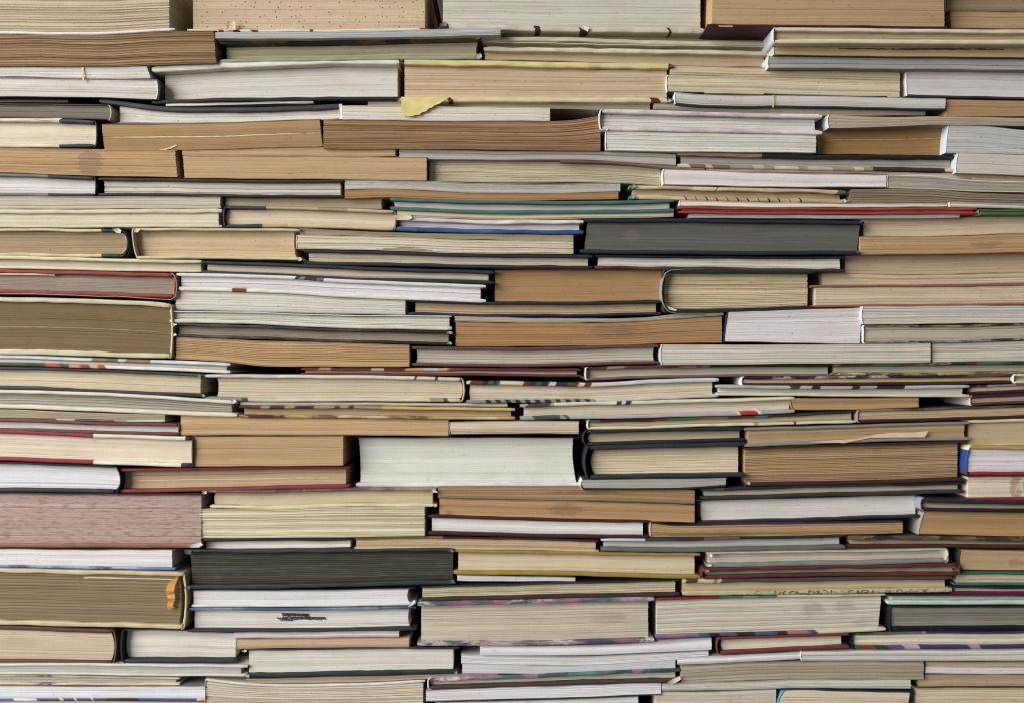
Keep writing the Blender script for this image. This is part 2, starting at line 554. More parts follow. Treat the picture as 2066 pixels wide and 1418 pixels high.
# ------------------------------------------------------------------ the books, top of the wall first
# stations are (x, upper edge, lower edge) in photograph pixels
b('top1', 'thick tan paperback with deep ridged page edges and white cover, upper left corner', 'p', [(-180,-70,69),(0,-68,69.5),(230,-68,69),(352,-68,62)], (196,178,148), 'r', cb=(205,206,206), bc=6, R='p', ri=11, d=2, tc=2)
b('top2', 'thick tan hardcover whose page edges are sprinkled with dark specks', 'h', [(378,-75,64),(600,-75,64.5),(866,-75,61)], (196,172,138), 's', cv=[(378,(206,196,170)),(440,(120,30,28)),(452,(206,196,170)),(470,(120,30,28)),(484,(206,196,170)),(506,(122,30,30)),(520,(210,200,176)),(624,(60,36,30)),(632,(206,196,170)),(848,(150,40,30))], bc=5, tc=5, specks=(0.10,0.16,0.30,0.75), rag=1.0, d=14, li=8, ri=10)
b('top3', 'thick off-white hardcover with finely lined pages and frayed beige lower board', 'h', [(887,-75,57),(1080,-75,62.5),(1350,-75,67),(1422,-75,68)], (188,184,170), 'l', cv=[(887,(70,38,38)),(907,(190,180,160)),(1081,(50,28,26)),(1092,(190,178,156)),(1172,(58,28,26)),(1187,(194,182,160)),(1350,(52,34,30)),(1357,(186,174,152))], bc=11, tc=8, rag=1.0, d=12, li=6, ri=7, wear=0.8)
b('top4', 'thick tan hardcover jutting forward above a dark red lower board', 'h', [(1428,-70,53),(1571,-70,54.5),(1913,-70,58)], (182,148,104), 's', cv=(74,30,34), bc=5, tc=5, d=-34, L='p', li=12, ri=3, lsl=-4)
b('top5', 'dark olive tan paperback at the very top right corner, thin pale cover at its end', 'p', [(1908,-60,23.5),(2240,-60,22)], (148,128,92), 's', L='s1', lc=(190,190,186), d=6)
b('top6', 'tan paperback with lined pages lying under the olive one, top right corner', 'p', [(1918,24,57.5),(2066,24,58),(2250,25,58)], (180,146,104), 'l', d=4, lsl=2)

b('r2a', 'tan paperback with wavy dark-lined page edges on the left, sagging to the left', 'p', [(-150,70,134),(0,69.5,134),(220,68.5,134),(330,65,131),(437,61.5,127.5)], (164, 131, 92), 'r', R='p', rsl=6, d=4, cv=(120,92,60), ri=4, amp=0.8, wav=3.5)
b('r2b', 'thin blue-grey magazine slipped under the speckled book near the top', 'b', [(434,66,78),(690,64,77),(825,60.5,74.5),(1010,55.5,70.5)], (164,166,168), 'l', cv=(178,180,182), d=-4)
b('r2c', 'hardcover with greenish page edges and a dark green patterned upper board', 'h', [(443,82,127),(690,78,122.5),(971,71.5,120)], (176,166,132), 'l', cv=art(443,971,[(34,44,34),(26,30,28),(40,58,40),(110,74,44),(28,34,30)],18,3), cb=(138,146,120), tc=8, bc=7, d=10, R='c3', rag=0.8, oh=18)
b('r2d', 'uppermost of three cream-board hardcovers stacked together at top centre', 'h', [(972,64,84),(1150,63.5,84.5),(1366,69.5,91),(1552,70,93)], (178,164,136), 's', tc=1.5, bc=9, cv=(196,184,154), d=24, oh=16, rag=0.8)
b('r2e', 'middle of three cream-board hardcovers stacked together at top centre', 'h', [(976,84,103),(1366,91.5,109),(1552,93.5,112)], (166,150,122), 's', tc=1.5, bc=9, cv=(200,190,162), d=24, oh=18, rag=0.8)
b('r2f', 'bottom of three stacked books at top centre, wide tan page block and no pale board', 'p', [(978,103,120.5),(1180,105.5,125.5),(1366,109.5,133),(1542,112.5,135)], (188,166,130), 's', d=36)
b('r2g', 'hardcover with two cream boards and tan pages, uppermost at the right edge stack', 'h', [(1560,55,88),(1700,56.5,88),(2066,59.5,89.5),(2250,60.5,90)], (178,156,116), 'l', cv=(206,194,166), tc=8, bc=9, L='s1', lc=BW, d=-34, oh=9)
b('r2h', 'yellowish tan paperback with a dark gap between its leaves, under two cream boards', 'p', [(1561,88.5,112),(1800,89.5,115),(2066,90,117.5),(2250,90,118)], (182,156,110), 'l', cv=(70,56,44), L='s1', lc=(200,190,168), d=-14, spots=[(1860,9,200,2,(60,44,34),0.9)])
b('r2i', 'long grey paperback with white spine end, lowest of the right edge stack near the top', 'p', [(1550,113,137.5),(1800,115,139.5),(2066,118,142),(2250,119,143)], (158,156,148), 'l', cv=(130,130,124), L='s1', lc=BW, d=-6)

b('r3a', 'white paperback with a yellow thread hanging over its pages, left edge near the top', 'p', [(-160,135,156),(0,136,155),(180,136,159),(303,133.5,159)], (200,196,186), 'l', d=8, rsl=8, ri=3, cv=(150,146,138))
b('r3b', 'white-paged book under the one with the yellow thread, dark rounded spine on its right', 'h', [(-150,156,196.5),(0,156,196.5),(200,159.5,199),(320,160.5,203)], (198,192,184), 'l', cv=(120,112,104), cb=K, tc=1.2, bc=2.5, oh=2, R='s3', rc=(40,38,36), lin_=(210,206,194), d=8)
b('r3c', 'narrow brown booklet squeezed into the shadow below white pages at left', 'b', [(-120,197.5,207.5),(60,198,207),(137,199,207)], (138,118,90), 's', d=24)
b('r3d', 'hardcover with a bright white upper board that rises over shaded white pages', 'h', [(306,133.5,210),(400,128,207),(500,123,205),(690,116.5,203.5),(808,116,202)], (204,199,190), 's', cv=(214,209,192), cb=K, tc=13, bc=8, d=12, oh=20, li=19, ri=9)
b('r3e', 'thin white leaflet lying under the black lower board at upper left', 'b', [(334,208.5,215),(480,207.5,211.5),(632,204.5,209)], (208,200,186), 's', d=14)
b('r3f', 'pale yellow hardcover with a torn yellow flap hanging from its lower board', 'h', [(805,120,207),(1080,124,206),(1357,129,207.5)], (196,172,136), 'l', cv=[(805,(96,34,28)),(815,(204,186,120)),(1348,(90,32,30))], cb=[(805,(206,190,150)),(905,(98,34,34)),(913,(206,188,144)),(1316,(96,30,32)),(1332,(200,190,160)),(1348,(110,50,44))], tc=11, bc=10, d=8, oh=10, li=10, ri=10, rag=0.7)
b('r3g', 'cream paperback directly under the wide tan block at upper right of centre', 'p', [(1352,131.5,151),(1500,135.5,154),(1700,139.5,160),(1816,141.5,163)], (198,178,142), 'l', d=12, cv=(170,146,110))
b('r3h', 'cream paperback with black chipped line below it, above a teal-edged book', 'p', [(1346,151.5,187),(1500,155,190),(1700,160,195),(1816,163.5,197)], (204,190,158), 'l', cb=[(1346,(60,54,46)),(1420,(190,176,146)),(1540,(50,44,38)),(1720,(30,26,24)),(1790,(190,176,146))], cv=(176,158,124), bc=2, L='s2', lc=(222,214,196), d=10)
b('r3i', 'pinkish white paperback over a plum dark cover at the right edge near the top', 'p', [(1829,139,195),(1950,141.5,198),(2066,145,201),(2250,148,203)], (203,198,196), 's', cv=(190,186,184), cb=(62,54,62), bc=4, L='s1', lc=(225,226,222), d=10)

b('r4a', 'thin black hardcover with grey-green pages and pale rounded end, left edge', 'h', [(-150,208,239),(0,208.5,238),(150,210,241),(221,212,243)], (120,114,98), 'l', cv=(38,40,38), tc=3, bc=3, R='s4', rc=(190,182,160), d=8, oh=3)
b('r4b', 'white-paged book under a curved black cover that dips in the middle, upper left', 'h', [(200,198,249),(240,203,248),(322,214,249),(440,217,248.5),(560,215,246),(690,208.5,240)], (206,202,194), 's', cv=(52,52,54), cb=(120,112,100), tc=10, bc=1.2, oh=8, d=14, li=38, ri=1, bx=(36,0), dep=330)
b('r4c', 'thin grey booklet lying between the yellow hardcover and white pages', 'b', [(742,202,215.5),(900,206.5,216.5),(1100,207.5,219.5),(1312,208,224)], (176,164,142), 'l', d=22)
b('r4d', 'cream white paperback partly behind the torn yellow flap', 'p', [(690,213.5,241.5),(900,215.5,244.5),(1110,217.5,244.5)], (212,203,186), 'l', d=2, cv=(190,180,160))
b('r4e', 'brown paperback with finely lined pages whose upper leaves flare up at the right', 'p', [(652,241,300),(690,242,300),(1000,245,302),(1110,245,303),(1170,241,304),(1212,234,305)], (164, 128, 86), 'r', d=4, cv=(150,114,72), amp=0.9, wav=2.0)
b('r4f', 'brown paperback with one white leaf line along its middle, upper left', 'p', [(205,250.5,302),(350,249.5,303),(500,245.5,299.5),(648,240,296)], (168,132,86), 's', d=8, lsl=6, rsl=6, li=3, spots=[(430,26,240,0.9,(224,208,176),0.9)])
b('r4g', 'cream-paged hardcover at the left edge with part black jacket and jagged black spine', 'h', [(-150,238,297),(0,238,297),(120,240,298),(193,243,297)], (212,198,172), 's', cv=[(-150,(206,196,168)),(119,(40,44,56))], tc=7, bc=7, R='s3', rc=(46,48,56), lin_=(206,204,200), d=4, rag=0.8)
b('r4h', 'hardcover with mauve marbled boards and grey-white pages, upper right of centre', 'h', [(1211,220,264),(1366,223,266),(1500,227.5,269),(1659,231,273)], (196,192,184), 'l', cv=art(1211,1659,[(190,176,172),(206,196,190),(176,160,160),(198,184,180),(212,204,198)],22,8), tc=9, bc=9, L='s3', lc=BW, d=-2, oh=9, ri=12)
b('r4i', 'white paperback lying right under the mauve marbled hardcover', 'p', [(1222,264.5,304),(1450,269,307),(1647,273.5,309)], (202,200,190), 'l', cb=(212,208,198), bc=3, d=2, L='s1', lc=(224,222,214))
b('r4j', 'grey-white paperback with a teal line below its pages, upper right', 'p', [(1362,186.5,211),(1366,187,211.5),(1600,193,217),(1908,199,223)], (188,186,178), 's', cb=(38,62,60), bc=4, L='s1', lc=(206,226,232), d=4)
b('r4k', 'thin brownish grey booklet just under the teal line, upper right', 'b', [(1319,206.5,221),(1500,215.5,228),(1700,220,234),(1867,224,233)], (160,146,124), 'l', d=14)
b('r4l', 'short orange tan paperback at the right edge beside the teal-lined book', 'p', [(1908,201,236),(2066,204,235),(2220,205,235)], (178,140,94), 's', d=10)
b('r4m', 'limp grey paperback with rounded white end sagging at the right edge', 'p', [(1672,231,259),(1760,236,257),(1900,236,252.5),(2066,238,254),(2220,239,255)], (176,162,138), 'l', L='s3', lc=(208,214,212), d=0, cv=(150,138,116))
b('r4n', 'dark orange-brown paperback with a pale leaf line across, right of centre near top', 'p', [(1648,259,311),(1780,258,312.5),(1906,253.5,314)], (164,122,72), 's', d=28, lsl=4, spots=[(1780,23,130,0.9,(206,176,128),0.8)])
b('r4o', 'lilac-grey paperback with slanting bright white spine, upper of two at right edge', 'p', [(1911,250,310),(1960,252,309.5),(2066,262.5,312),(2230,269,314)], (184,182,180), 'l', L='s1', lc=BW, lsl=-6, d=4)

b('r5a', 'tan paperback at left edge with a dark stain on its pages and curled top leaf', 'p', [(-150,298,348),(0,298.5,348),(200,302,355.5),(357,303,357.5)], (186,148,102), 'l', d=6, ri=2, rsl=5, cv=(160,126,84), spots=[(182,28,26,30,(142,118,88),0.75)])
b('r5b', 'thin tan paperback above a longer tan one, left of centre', 'p', [(367,295.5,314),(600,297,315.5),(798,297.5,316)], (186,150,106), 's', d=10)
b('r5c', 'longer tan paperback with smooth pages, under the thin tan one left of centre', 'p', [(370,314.5,360),(600,316,361.5),(861,317,365)], (190,154,110), 's', d=8, lsl=4)
b('r5d', 'grey magazine bending down to the right under the brown flared paperback', 'b', [(805,300.5,321),(1030,305.5,323),(1200,306.5,324),(1300,308.5,330),(1364,312,334)], (168,164,154), 'l', d=12)
b('r5e', 'thin brown booklet bending down beneath the grey magazine, centre right', 'b', [(1130,323.5,326.5),(1250,327,331),(1340,333.5,340),(1422,337.5,346)], (136,122,102), 's', d=10)
b('r5f', 'off-white paperback with lined gently waved pages, centre of the upper half', 'p', [(866,323.5,366),(1030,326.5,369),(1150,327,367.5),(1250,331,370),(1333,337,375)], (202,190,160), 'r', d=26, cv=(170,158,134), amp=0.7, wav=2.5)
b('r5g', 'hardcover with part tan part black upper board and patterned lower board, right', 'h', [(1368,305.5,338),(1535,310.5,342),(1930,313,347)], (160,156,144), 'l', cv=[(1368,(140,118,92)),(1535,(34,32,32))], cb=art(1368,1760,[(180,170,140),(196,186,158),(150,138,112),(110,96,80)],30,4)[:14]+[(1762,(60,48,46)),(1910,(190,180,164))], tc=8, bc=8, d=8, rag=0.8)
b('r5h', 'long thin cream paperback sloping gently down under the black and tan hardcover', 'p', [(1427,338.5,348),(1600,342,348.5),(1789,347.5,352.5),(1966,351,363)], (188,172,140), 'l', d=12, L='s1', lc=(200,190,164))
b('r5i', 'pale pinkish paperback with bluish white spine, lower of two at right edge', 'p', [(1931,309.5,350),(2066,313,354.5),(2230,314,357)], (196,190,180), 's', L='s2', lc=BW, lsl=-4, d=-2)
b('r5j', 'short tan paperback wedged in at the right edge under pale pinkish pages', 'p', [(1966,351,363.5),(2066,357,368),(2220,358,369)], (176,152,116), 'l', d=6, lsl=-4)
b('r5k', 'pinkish white paperback with bright clean pages, right of centre in the upper half', 'p', [(1338,341,373.5),(1500,347,377),(1789,353,379)], (212,202,198), 's', L='s1', lc=(222,218,214), d=4, cv=(140,130,124))
b('r5l', 'long grey paperback with curled white top leaf, right edge of the upper half', 'p', [(1791,352.5,379.5),(1880,355,382),(1960,363,386),(2066,367.5,389),(2220,369,392)], (158,150,136), 'l', L='s1', lc=(214,208,196), d=6, cv=(206,198,180), tc=2)
b('r5m', 'lilac-paged hardcover at left edge with grey and black boards and black spine', 'h', [(-150,349.5,395),(0,349.5,395),(100,352,396),(192,356,396)], (204,198,196), 's', cv=[(-150,(110,108,102)),(96,(38,40,46))], tc=7, bc=6, R='s2', rc=(26,26,28), d=8)
b('r5n', 'thin hardcover with dark brown boards and cream pages, left of centre', 'h', [(198,358,395),(450,362,397.5),(693,363.5,400)], (196,190,172), 'l', cv=(44,34,30), tc=6, bc=6, d=8, rag=0.6)

b('r6a', 'cream grey paperback at the left edge above a cream hardcover', 'p', [(-170,395.5,421),(0,396,422),(200,397,421.5),(446,397.5,420)], (188,178,156), 'l', d=10, cv=(160,150,130), ri=2)
b('r6b', 'cream hardcover with smooth cream boards at left edge, upper half', 'h', [(-170,423,460),(0,423,460),(200,422.5,459.5),(447,420.5,459)], (208,198,172), 's', cv=(196,186,154), tc=9, bc=5, d=8, rag=0.5, oh=6)
b('r6c', 'thin shaded tan booklet above the navy-cornered hardcover', 'b', [(454,398,416.5),(600,400,418),(770,401.5,423)], (168,150,120), 's', d=22)
b('r6d', 'small hardcover with navy corner at left and worn tan jacket edges', 'h', [(452,416,459.5),(530,417,459.5),(600,418,459.5),(798,424,465)], (208,190,158), 's', cv=[(452,(48,50,62)),(536,(176,154,118)),(640,(160,136,100)),(700,(184,164,130))], cb=[(452,(46,48,60)),(528,(170,146,112)),(580,(190,170,138))], tc=6, bc=7, L='s3', lc=(48,50,62), d=4, R='s2', rc=(120,96,68), rag=0.7)
b('r6e', 'lilac-grey magazine sagging in the middle above an orange-brown paperback', 'b', [(695,364,383),(760,363,381.5),(950,369.5,389.5),(1100,371,390),(1252,370,387)], (178,172,164), 'l', d=10, spots=[(1000,5,300,5,(150,144,130),0.7)])
b('r6f', 'orange-brown paperback sagging under the lilac-grey magazine, centre', 'p', [(695,384,401),(760,382.5,399),(950,390,404.5),(1030,391,405.5),(1120,391,404.5),(1248,387.5,402)], (172,126,78), 's', d=8, cv=(150,108,64))
b('r6g', 'teal hardcover with both boards sagging, centre of the upper half', 'h', [(787,398.5,424),(1030,405.5,433),(1200,405.5,431),(1360,402,429)], (180,176,172), 'l', cv=(62,104,98), tc=7, bc=8, d=2, cloth=True, rag=0.5)
b('r6h', 'thin beige booklet sagging right under the teal hardcover', 'b', [(800,425,437),(1030,433.5,444),(1200,431.5,441),(1359,429.5,438)], (196,182,146), 's', cv=(188,174,138), d=6)
b('r6i', 'hardcover with pinkish upper board and bright blue lower board, centre', 'h', [(797,437,466),(980,444,471),(1177,444.5,473.5)], (200,194,196), 's', cv=art(797,1177,[(212,200,196),(206,194,192),(190,180,184),(216,206,198)],36,2), cb=art(797,1177,[(44,78,134),(38,66,120),(58,96,150),(48,84,142)],40,6), tc=8, bc=8.5, d=6, rag=0.7)
b('r6j', 'thin shaded grey-brown paperback under the blue lower board', 'p', [(604,459.5,474),(690,465.5,476),(930,472,483),(1157,474.5,488)], (166,150,122), 'l', d=12)
b('r6k', 'cream paperback with bright lined pages and brown stains along the bottom', 'p', [(598,474.5,502),(690,476.5,503.5),(930,484,511),(1157,488.5,513)], (208,198,172), 'r', d=4, cv=(190,178,150), amp=0.7, L='s1', lc=(216,208,188), spots=[(820,24,56,5,(150,116,78),0.8),(1110,23,30,3,(160,130,92),0.7)])
b('r6l', 'upper of two thin navy-board hardcovers sloping to the right, centre', 'h', [(613,502.5,534),(690,504,535.5),(950,511.5,541),(1195,514.5,543.5)], (190,176,150), 's', cv=NV, tc=7, bc=7, d=6, cloth=True, rag=0.5)
b('r6m', 'lower of two thin navy-board hardcovers sloping to the right, left of centre', 'h', [(407,526,553),(500,529,557),(690,536.5,566),(850,542.5,570.5),(997,546.5,574)], (194,180,154), 's', cv=NV, tc=7, bc=7.5, d=6, cloth=True, rag=0.5, ri=12)
b('r6n', 'tattered hardcover with ragged cream board, teal corners and tick-marked lower edge', 'h', [(1270,374,402),(1366,376,404),(1550,380,408),(1706,384,411)], (178,150,112), 's', cv=[(1270,(96,140,124)),(1286,(196,180,140)),(1330,(180,158,116)),(1400,(200,186,148)),(1446,(110,80,56)),(1450,(196,176,136)),(1540,(184,164,124)),(1690,(70,96,78))], cb=[(1270,(100,140,124)),(1290,(196,178,140))]+[z for i in range(12) for z in ((1384+i*21,(40,30,26)),(1386.5+i*21,(180,150,110)))][:26], tc=8, bc=8, d=4, rag=1.6)
b('r6o', 'grey-tan paperback with warped lined pages at the right edge, upper half', 'p', [(1716,382,410.5),(1880,383,412),(1960,389.5,417),(2066,392.5,420),(2220,394,422)], (150,134,108), 'r', d=8, lsl=-6, amp=0.8, wav=2.5)
b('r6p', 'thin white booklet resting on the red hardcover', 'b', [(1371,404.5,416),(1600,409.5,419),(1912,411.5,418)], (210,204,192), 's', L='s1', lc=(232,234,234), d=6)
b('r6q', 'thin bright red hardcover, right of centre in the upper half', 'h', [(1369,416.5,431),(1650,419.5,433),(1972,418.5,432)], (120,58,54), 's', cv=(170, 58, 46), tc=5.5, bc=5, d=4, oh=3, rag=0.4)
b('r6r', 'thin white booklet above the green cover at the right edge', 'b', [(1916,408,418),(2066,413,421),(2220,414,422)], (206,200,188), 's', L='s1', lc=(230,228,222), d=4)
b('r6s', 'thin hardcover with a grass-green cover at the right edge', 'h', [(1974,421.5,434),(2066,422,434),(2240,423,435)], (180,190,160), 's', cv=(72, 106, 58), tc=5.5, bc=5.5, d=8, oh=3, L='s1', lc=(150,160,120))
b('r6t', 'thin grey-white booklet between the red cover and the big dark book', 'b', [(1390,431.5,440),(1650,434,441.5),(1937,433,440)], (196,194,192), 's', d=12)
b('m1', 'big dark book with charcoal grey page edges between navy cloth boards', 'h', [(1170,441.5,511.5),(1366,441.5,513.5),(1560,444,515),(1744,446,513.5)], (92,91,84), 's', cv=(34,38,54), tc=7, bc=8, d=4, li=14, ri=8, L='c0', R='c0', lsl=-6, rsl=-6, cloth=True, tx=(8,0), bx=(0,-9), spots=[(1275,26,18,14,(116,114,104),0.3)])
b('m2', 'cream paperback at right edge beside the big dark book, top of its pile', 'p', [(1742,441,477.5),(1900,439,476.5),(2066,437,471.5),(2230,435,469.5)], (204,184,150), 's', d=28)
b('m3', 'orange tan paperback at right edge, second of the pile beside the dark book', 'p', [(1735,478,514.5),(1900,477,512.5),(2066,472,509.5),(2230,470,507.5)], (188,150,104), 'l', d=10, spots=[(1990,18,34,8,(140,112,76),0.6)])
b('m4', 'pale tan paperback at right edge, third of the pile beside the dark book', 'p', [(1705,515,552.5),(1860,514.5,554),(2066,510,549.5),(2230,508,547)], (194,170,132), 's', d=34)
b('m5', 'cream paperback with curled broken leaves at its left end, right edge', 'p', [(1660,549,576),(1860,554.5,575),(2066,550,571.5),(2230,548,569)], (198,180,146), 'l', d=30, lsl=4)
b('m6', 'cream-paged hardcover with salmon brown boards at the right edge', 'h', [(1637,575.5,621),(1860,574.5,618.5),(2066,571.5,616),(2230,569.5,614)], (204,184,152), 'l', cv=(150,86,70), tc=5, bc=5, d=10, oh=4, L='p', li=10)
b('m7', 'thin white-paged hardcover with a black upper and red-brown lower board', 'h', [(1200,514,543.5),(1450,517,546),(1706,517.5,550)], (208,204,194), 'l', cv=(28,26,26), cb=art(1200,1706,[(70,40,34),(84,50,42),(60,34,30),(96,60,48)],40,9), tc=5, bc=7, d=10, rag=0.8)
b('m8', 'smooth brown-tan paperback block left of the green cloth hardcover', 'p', [(998,546,609),(1170,544,609),(1337,543.5,606)], (172,132,84), 's', d=24)
b('m9', 'green cloth hardcover with thick cream pages, rounded spine at left', 'h', [(1339,543,632),(1450,544,630.5),(1560,544.5,627.5),(1645,545,624)], (208, 188, 148), 'r', cv=(28,42,38), tc=8, bc=8, L='s3', d=4, lin_=(30, 44, 40), ri=11, bx=(0,-10), cloth=True, amp=0.8, oh=14, lc=(38,52,48))
b('m10', 'thin hardcover with deep navy boards and tan pages, centre', 'h', [(824,604.5,636),(1030,609.5,640),(1200,609,639),(1334,606.5,636)], (186,160,118), 'l', cv=(30,38,58), cb=(34,38,74), tc=6, bc=6, d=8, li=13, ri=9)
b('m11', 'red hardcover at left edge with mauve-grey pages and red rounded corner', 'h', [(-160,542,592),(0,543.5,592),(200,548,597.5),(352,551.5,602)], (150,134,120), 'l', cv=(140, 38, 34), tc=8, bc=8, R='s2', lin_=(190,182,150), d=4, rag=0.5)
b('m12', 'thin hardcover with pale yellow boards above the red one, left edge', 'h', [(-170,513,543),(0,516,543),(200,521,546.5),(406,525,550)], (188,180,160), 'l', cv=(206,194,152), tc=7, bc=5.5, d=6, ri=4)
b('m13', 'old hardcover at left edge with dark green spine and ragged cream boards', 'h', [(-160,461,517),(0,461,517),(150,462,519),(247,462.5,519)], (160,138,104), 'l', cv=[(-160,(186,168,128)),(60,(200,182,140)),(203,(30,54,46))], tc=6, bc=7, R='s11', rc=(30,58,48), lin_=(214,206,184), d=6, rag=1.3, bx=(0,4))
b('m14', 'tan-paged hardcover with cream cloth boards and cream spine at its left end', 'h', [(270,460.5,523),(430,461,522.5),(520,461,524),(608,462,526)], (200,174,132), 's', cv=(192,178,140), tc=5, bc=6, L='s3', lc=(196,180,144), d=2, lsl=10, R='c3', ri=16, rsl=4, rag=0.8, tx=(0,-4), oh=15)
b('m15', 'white hardcover with a dark mark on its upper board and red mark below', 'h', [(356,551,587),(600,557.5,594),(690,563.5,600.5),(850,570.5,607),(980,574.5,611)], (208,204,206), 'l', cv=[(356,(206,202,194)),(596,(50,48,48)),(606,(120,116,112)),(616,(46,44,46)),(640,(96,92,90)),(655,(206,202,194))], cb=[(356,(150,60,52)),(360,(212,208,200)),(468,(134,40,34)),(497,(212,208,200))], tc=7, bc=8, d=4, oh=5, ri=11)
b('m16', 'white-grey paperback stepping back to the left under the white hardcover', 'p', [(354,587.5,626),(600,594.5,631.5),(690,601,633.5),(818,606,636)], (200,196,184), 'l', d=8, cv=(150,144,132))

b('n1', 'big old hardcover at left edge with olive brown pages and textured cream boards', 'h', [(-200,598,715),(0,599.5,714.5),(200,605,719.5),(330,611,722),(346,613,722)], (124, 101, 66), 's', cv=(192,184,150), tc=10, bc=10, R='s3', rc=(186,172,136), lin_=(222,206,170), d=0, oh=8, rag=0.9, cloth=True, spots=[(80,50,320,1.0,(170,146,100),0.7)])
b('n2', 'white hardcover with a stripe of lined white leaves, just right of the olive-paged book', 'h', [(342,628,652),(500,630,654.5),(690,635.5,662.5),(911,637.5,667)], (196,194,180), 'r', cv=(196,198,190), tc=2.5, bc=8, d=4, oh=4, ri=5, amp=0.7, cb=(200,196,182), wav=2)
b('n3', 'thin dark-board hardcover with grey-brown pages under white lined leaves', 'h', [(349,652,680),(500,656.5,684.5),(690,663.5,691),(912,667.5,696.5)], (142,132,112), 'l', cv=art(349,912,[(46,36,34),(60,50,46),(38,30,30),(84,74,66)],16,5), tc=5.5, bc=6, d=2, rag=0.9, L='p')
b('n4', 'tan paperback with widely spaced dark page lines, its underside arching up', 'p', [(354,679,724),(450,684,729),(540,688,738),(640,690.5,739),(826,695.5,739)], (196,160,112), 'r', d=6, cv=(170,136,90), amp=0.6, wav=2.5)
b('n5', 'thin curved grey paperback above a wide brown block, centre', 'p', [(917,637,649.5),(1100,642,651.5),(1300,640.5,648),(1366,634,643.5),(1460,628,637)], (172,162,138), 'l', d=10)
b('n6', 'wide brown paperback with smudged pages, middle of the wall', 'p', [(919,650,698.5),(1100,652,698.5),(1300,648.5,694.5),(1366,644,692.5),(1457,638,691)], (172,128,80), 'l', d=8, cv=(130,82,60), spots=[(1240,16,70,12,(128,98,68),0.6)])
b('n7', 'thin hardcover with brown woven-cloth boards, middle of the wall', 'h', [(831,699,738),(1030,700.5,739.5),(1329,694.5,733.5)], (186,178,160), 'l', cv=(100,62,58), tc=6.5, bc=6.5, d=6, cloth=2, L='c2', R='c2')
b('n8', 'lilac white paperback block with a thin navy edge at left, right of centre', 'p', [(1464,628,690),(1600,624.5,692),(1738,621.5,694)], (206,200,200), 's', L='s1', lc=(44,44,84), lsl=-8, rsl=-6, d=6, ri=1, cv=(170,120,112))
b('n9', 'white paperback at right edge in two shades with bluish white spine', 'p', [(1741,618.5,655),(2066,617,652),(2230,617,651)], (198,190,176), 'l', L='s3', lc=BW, d=-2, spots=[(1950,8,500,9,(186,182,176),0.8)])
b('n10', 'thin silver and black hardcover with white spine end at the right edge', 'h', [(1741,656,693.5),(1900,656,692.5),(2066,652.5,687),(2230,651.5,686)], (178,166,142), 's', cv=art(1741,2230,[(60,56,50),(150,144,128),(46,44,42),(110,104,92)],22,11), tc=5, bc=5, d=2, L='s0', lc=(226,228,226), oh=4)
b('n11', 'cream white paperback with fine slanting scratches and bright spine, right', 'p', [(1335,694.5,735.5),(1600,695.5,733.5),(1739,694.5,732.5),(1878,692,730.5)], (196,190,176), 'l', L='s3', lc=BW, d=2)
b('n12', 'grey-white paperback with lined pages at the right edge, mid height', 'p', [(1880,692,730.5),(2066,688,728),(2230,686,726)], (190,186,170), 'l', d=8)
b('n13', 'thin picture hardcover with pale blue edge and red-orange printed lower edge', 'h', [(-180,714,738),(0,715,738),(200,721.5,742.5),(464,731,753)], (176,172,160), 's', cv=art(-180,150,[(206,212,212),(190,202,210),(214,218,214)],50,3)[:8]+[(185,(150,120,84)),(215,(120,96,70)),(240,(186,198,206)),(255,(140,108,80)),(305,(198,212,216)),(400,(186,200,204))], cb=art(-180,60,[(120,40,30),(60,60,44),(160,60,36),(40,52,40)],22,5)[:12]+[(92,(176,62,36)),(120,(44,64,44)),(140,(206,120,70)),(164,(150,44,32)),(182,(214,160,120)),(198,(190,60,36)),(214,(216,210,198))], tc=7, bc=7, d=6, oh=4)
b('n14', 'hardcover with dark navy boards and lined cream pages, left edge mid height', 'h', [(-180,738.5,784),(0,739,784.5),(200,743.5,792),(413,754,801)], (204,188,156), 'l', cv=[(-180,(40,40,46)),(60,(34,34,44)),(260,(40,52,50)),(360,(60,66,60))], cb=art(-180,413,[(36,36,46),(28,28,34),(50,46,60)],50,6), tc=6, bc=7, d=8, ri=12, rag=0.6)
b('n15', 'thin hardcover with white boards and grey pages sloping right, left edge', 'h', [(-180,784.5,821),(0,785,822.5),(240,793,832),(478,807.5,841)], (168,162,146), 'r', cv=(206,200,180), tc=7, bc=8.5, d=6, ri=14, amp=0.6)
b('n16', 'worn paperback at left edge with red, cream and blue printed cover edge', 'p', [(-150,823,846),(0,824.5,846),(200,833,850),(333,834.5,851)], (166,152,122), 'l', cv=(176,168,116), cb=[(-150,(60,54,52)),(70,(130,60,50)),(84,(70,62,58)),(92,(120,50,44)),(114,(190,176,144)),(150,(74,84,104)),(195,(140,70,58)),(232,(160,150,134)),(255,(186,182,166))], tc=3, bc=5, d=10, rag=1.2)
b('n17', 'thin maroon hardcover with white pages and square maroon spine, left edge', 'h', [(-170,842,869),(0,843,869.5),(200,850,874.5),(362,853.5,879)], (206,204,200), 's', cv=(104,48,44), tc=7, bc=6, R='s0', rc=(96,44,40), d=6)
b('n18', 'cream-paged hardcover with jacket half crimson half cream and black corner', 'h', [(-170,865,928),(0,866,928.5),(200,875,936.5),(389,880.5,942)], (216,202,176), 's', cv=[(-170,(142,28,40)),(187,(212,204,180)),(372,(40,42,46))], cb=[(-170,(142,28,40)),(188,(216,210,186)),(364,(40,42,50))], tc=7.5, bc=7.5, R='s1', rc=(52,52,54), d=2)
b('n19', 'white-paged hardcover with thin black cover and rounded black end, left edge', 'h', [(-160,929,992),(0,930,992),(120,934.5,993.5),(234,939,996)], (210,210,214), 's', cv=(30,30,32), tc=5, bc=8, R='s10', d=8)
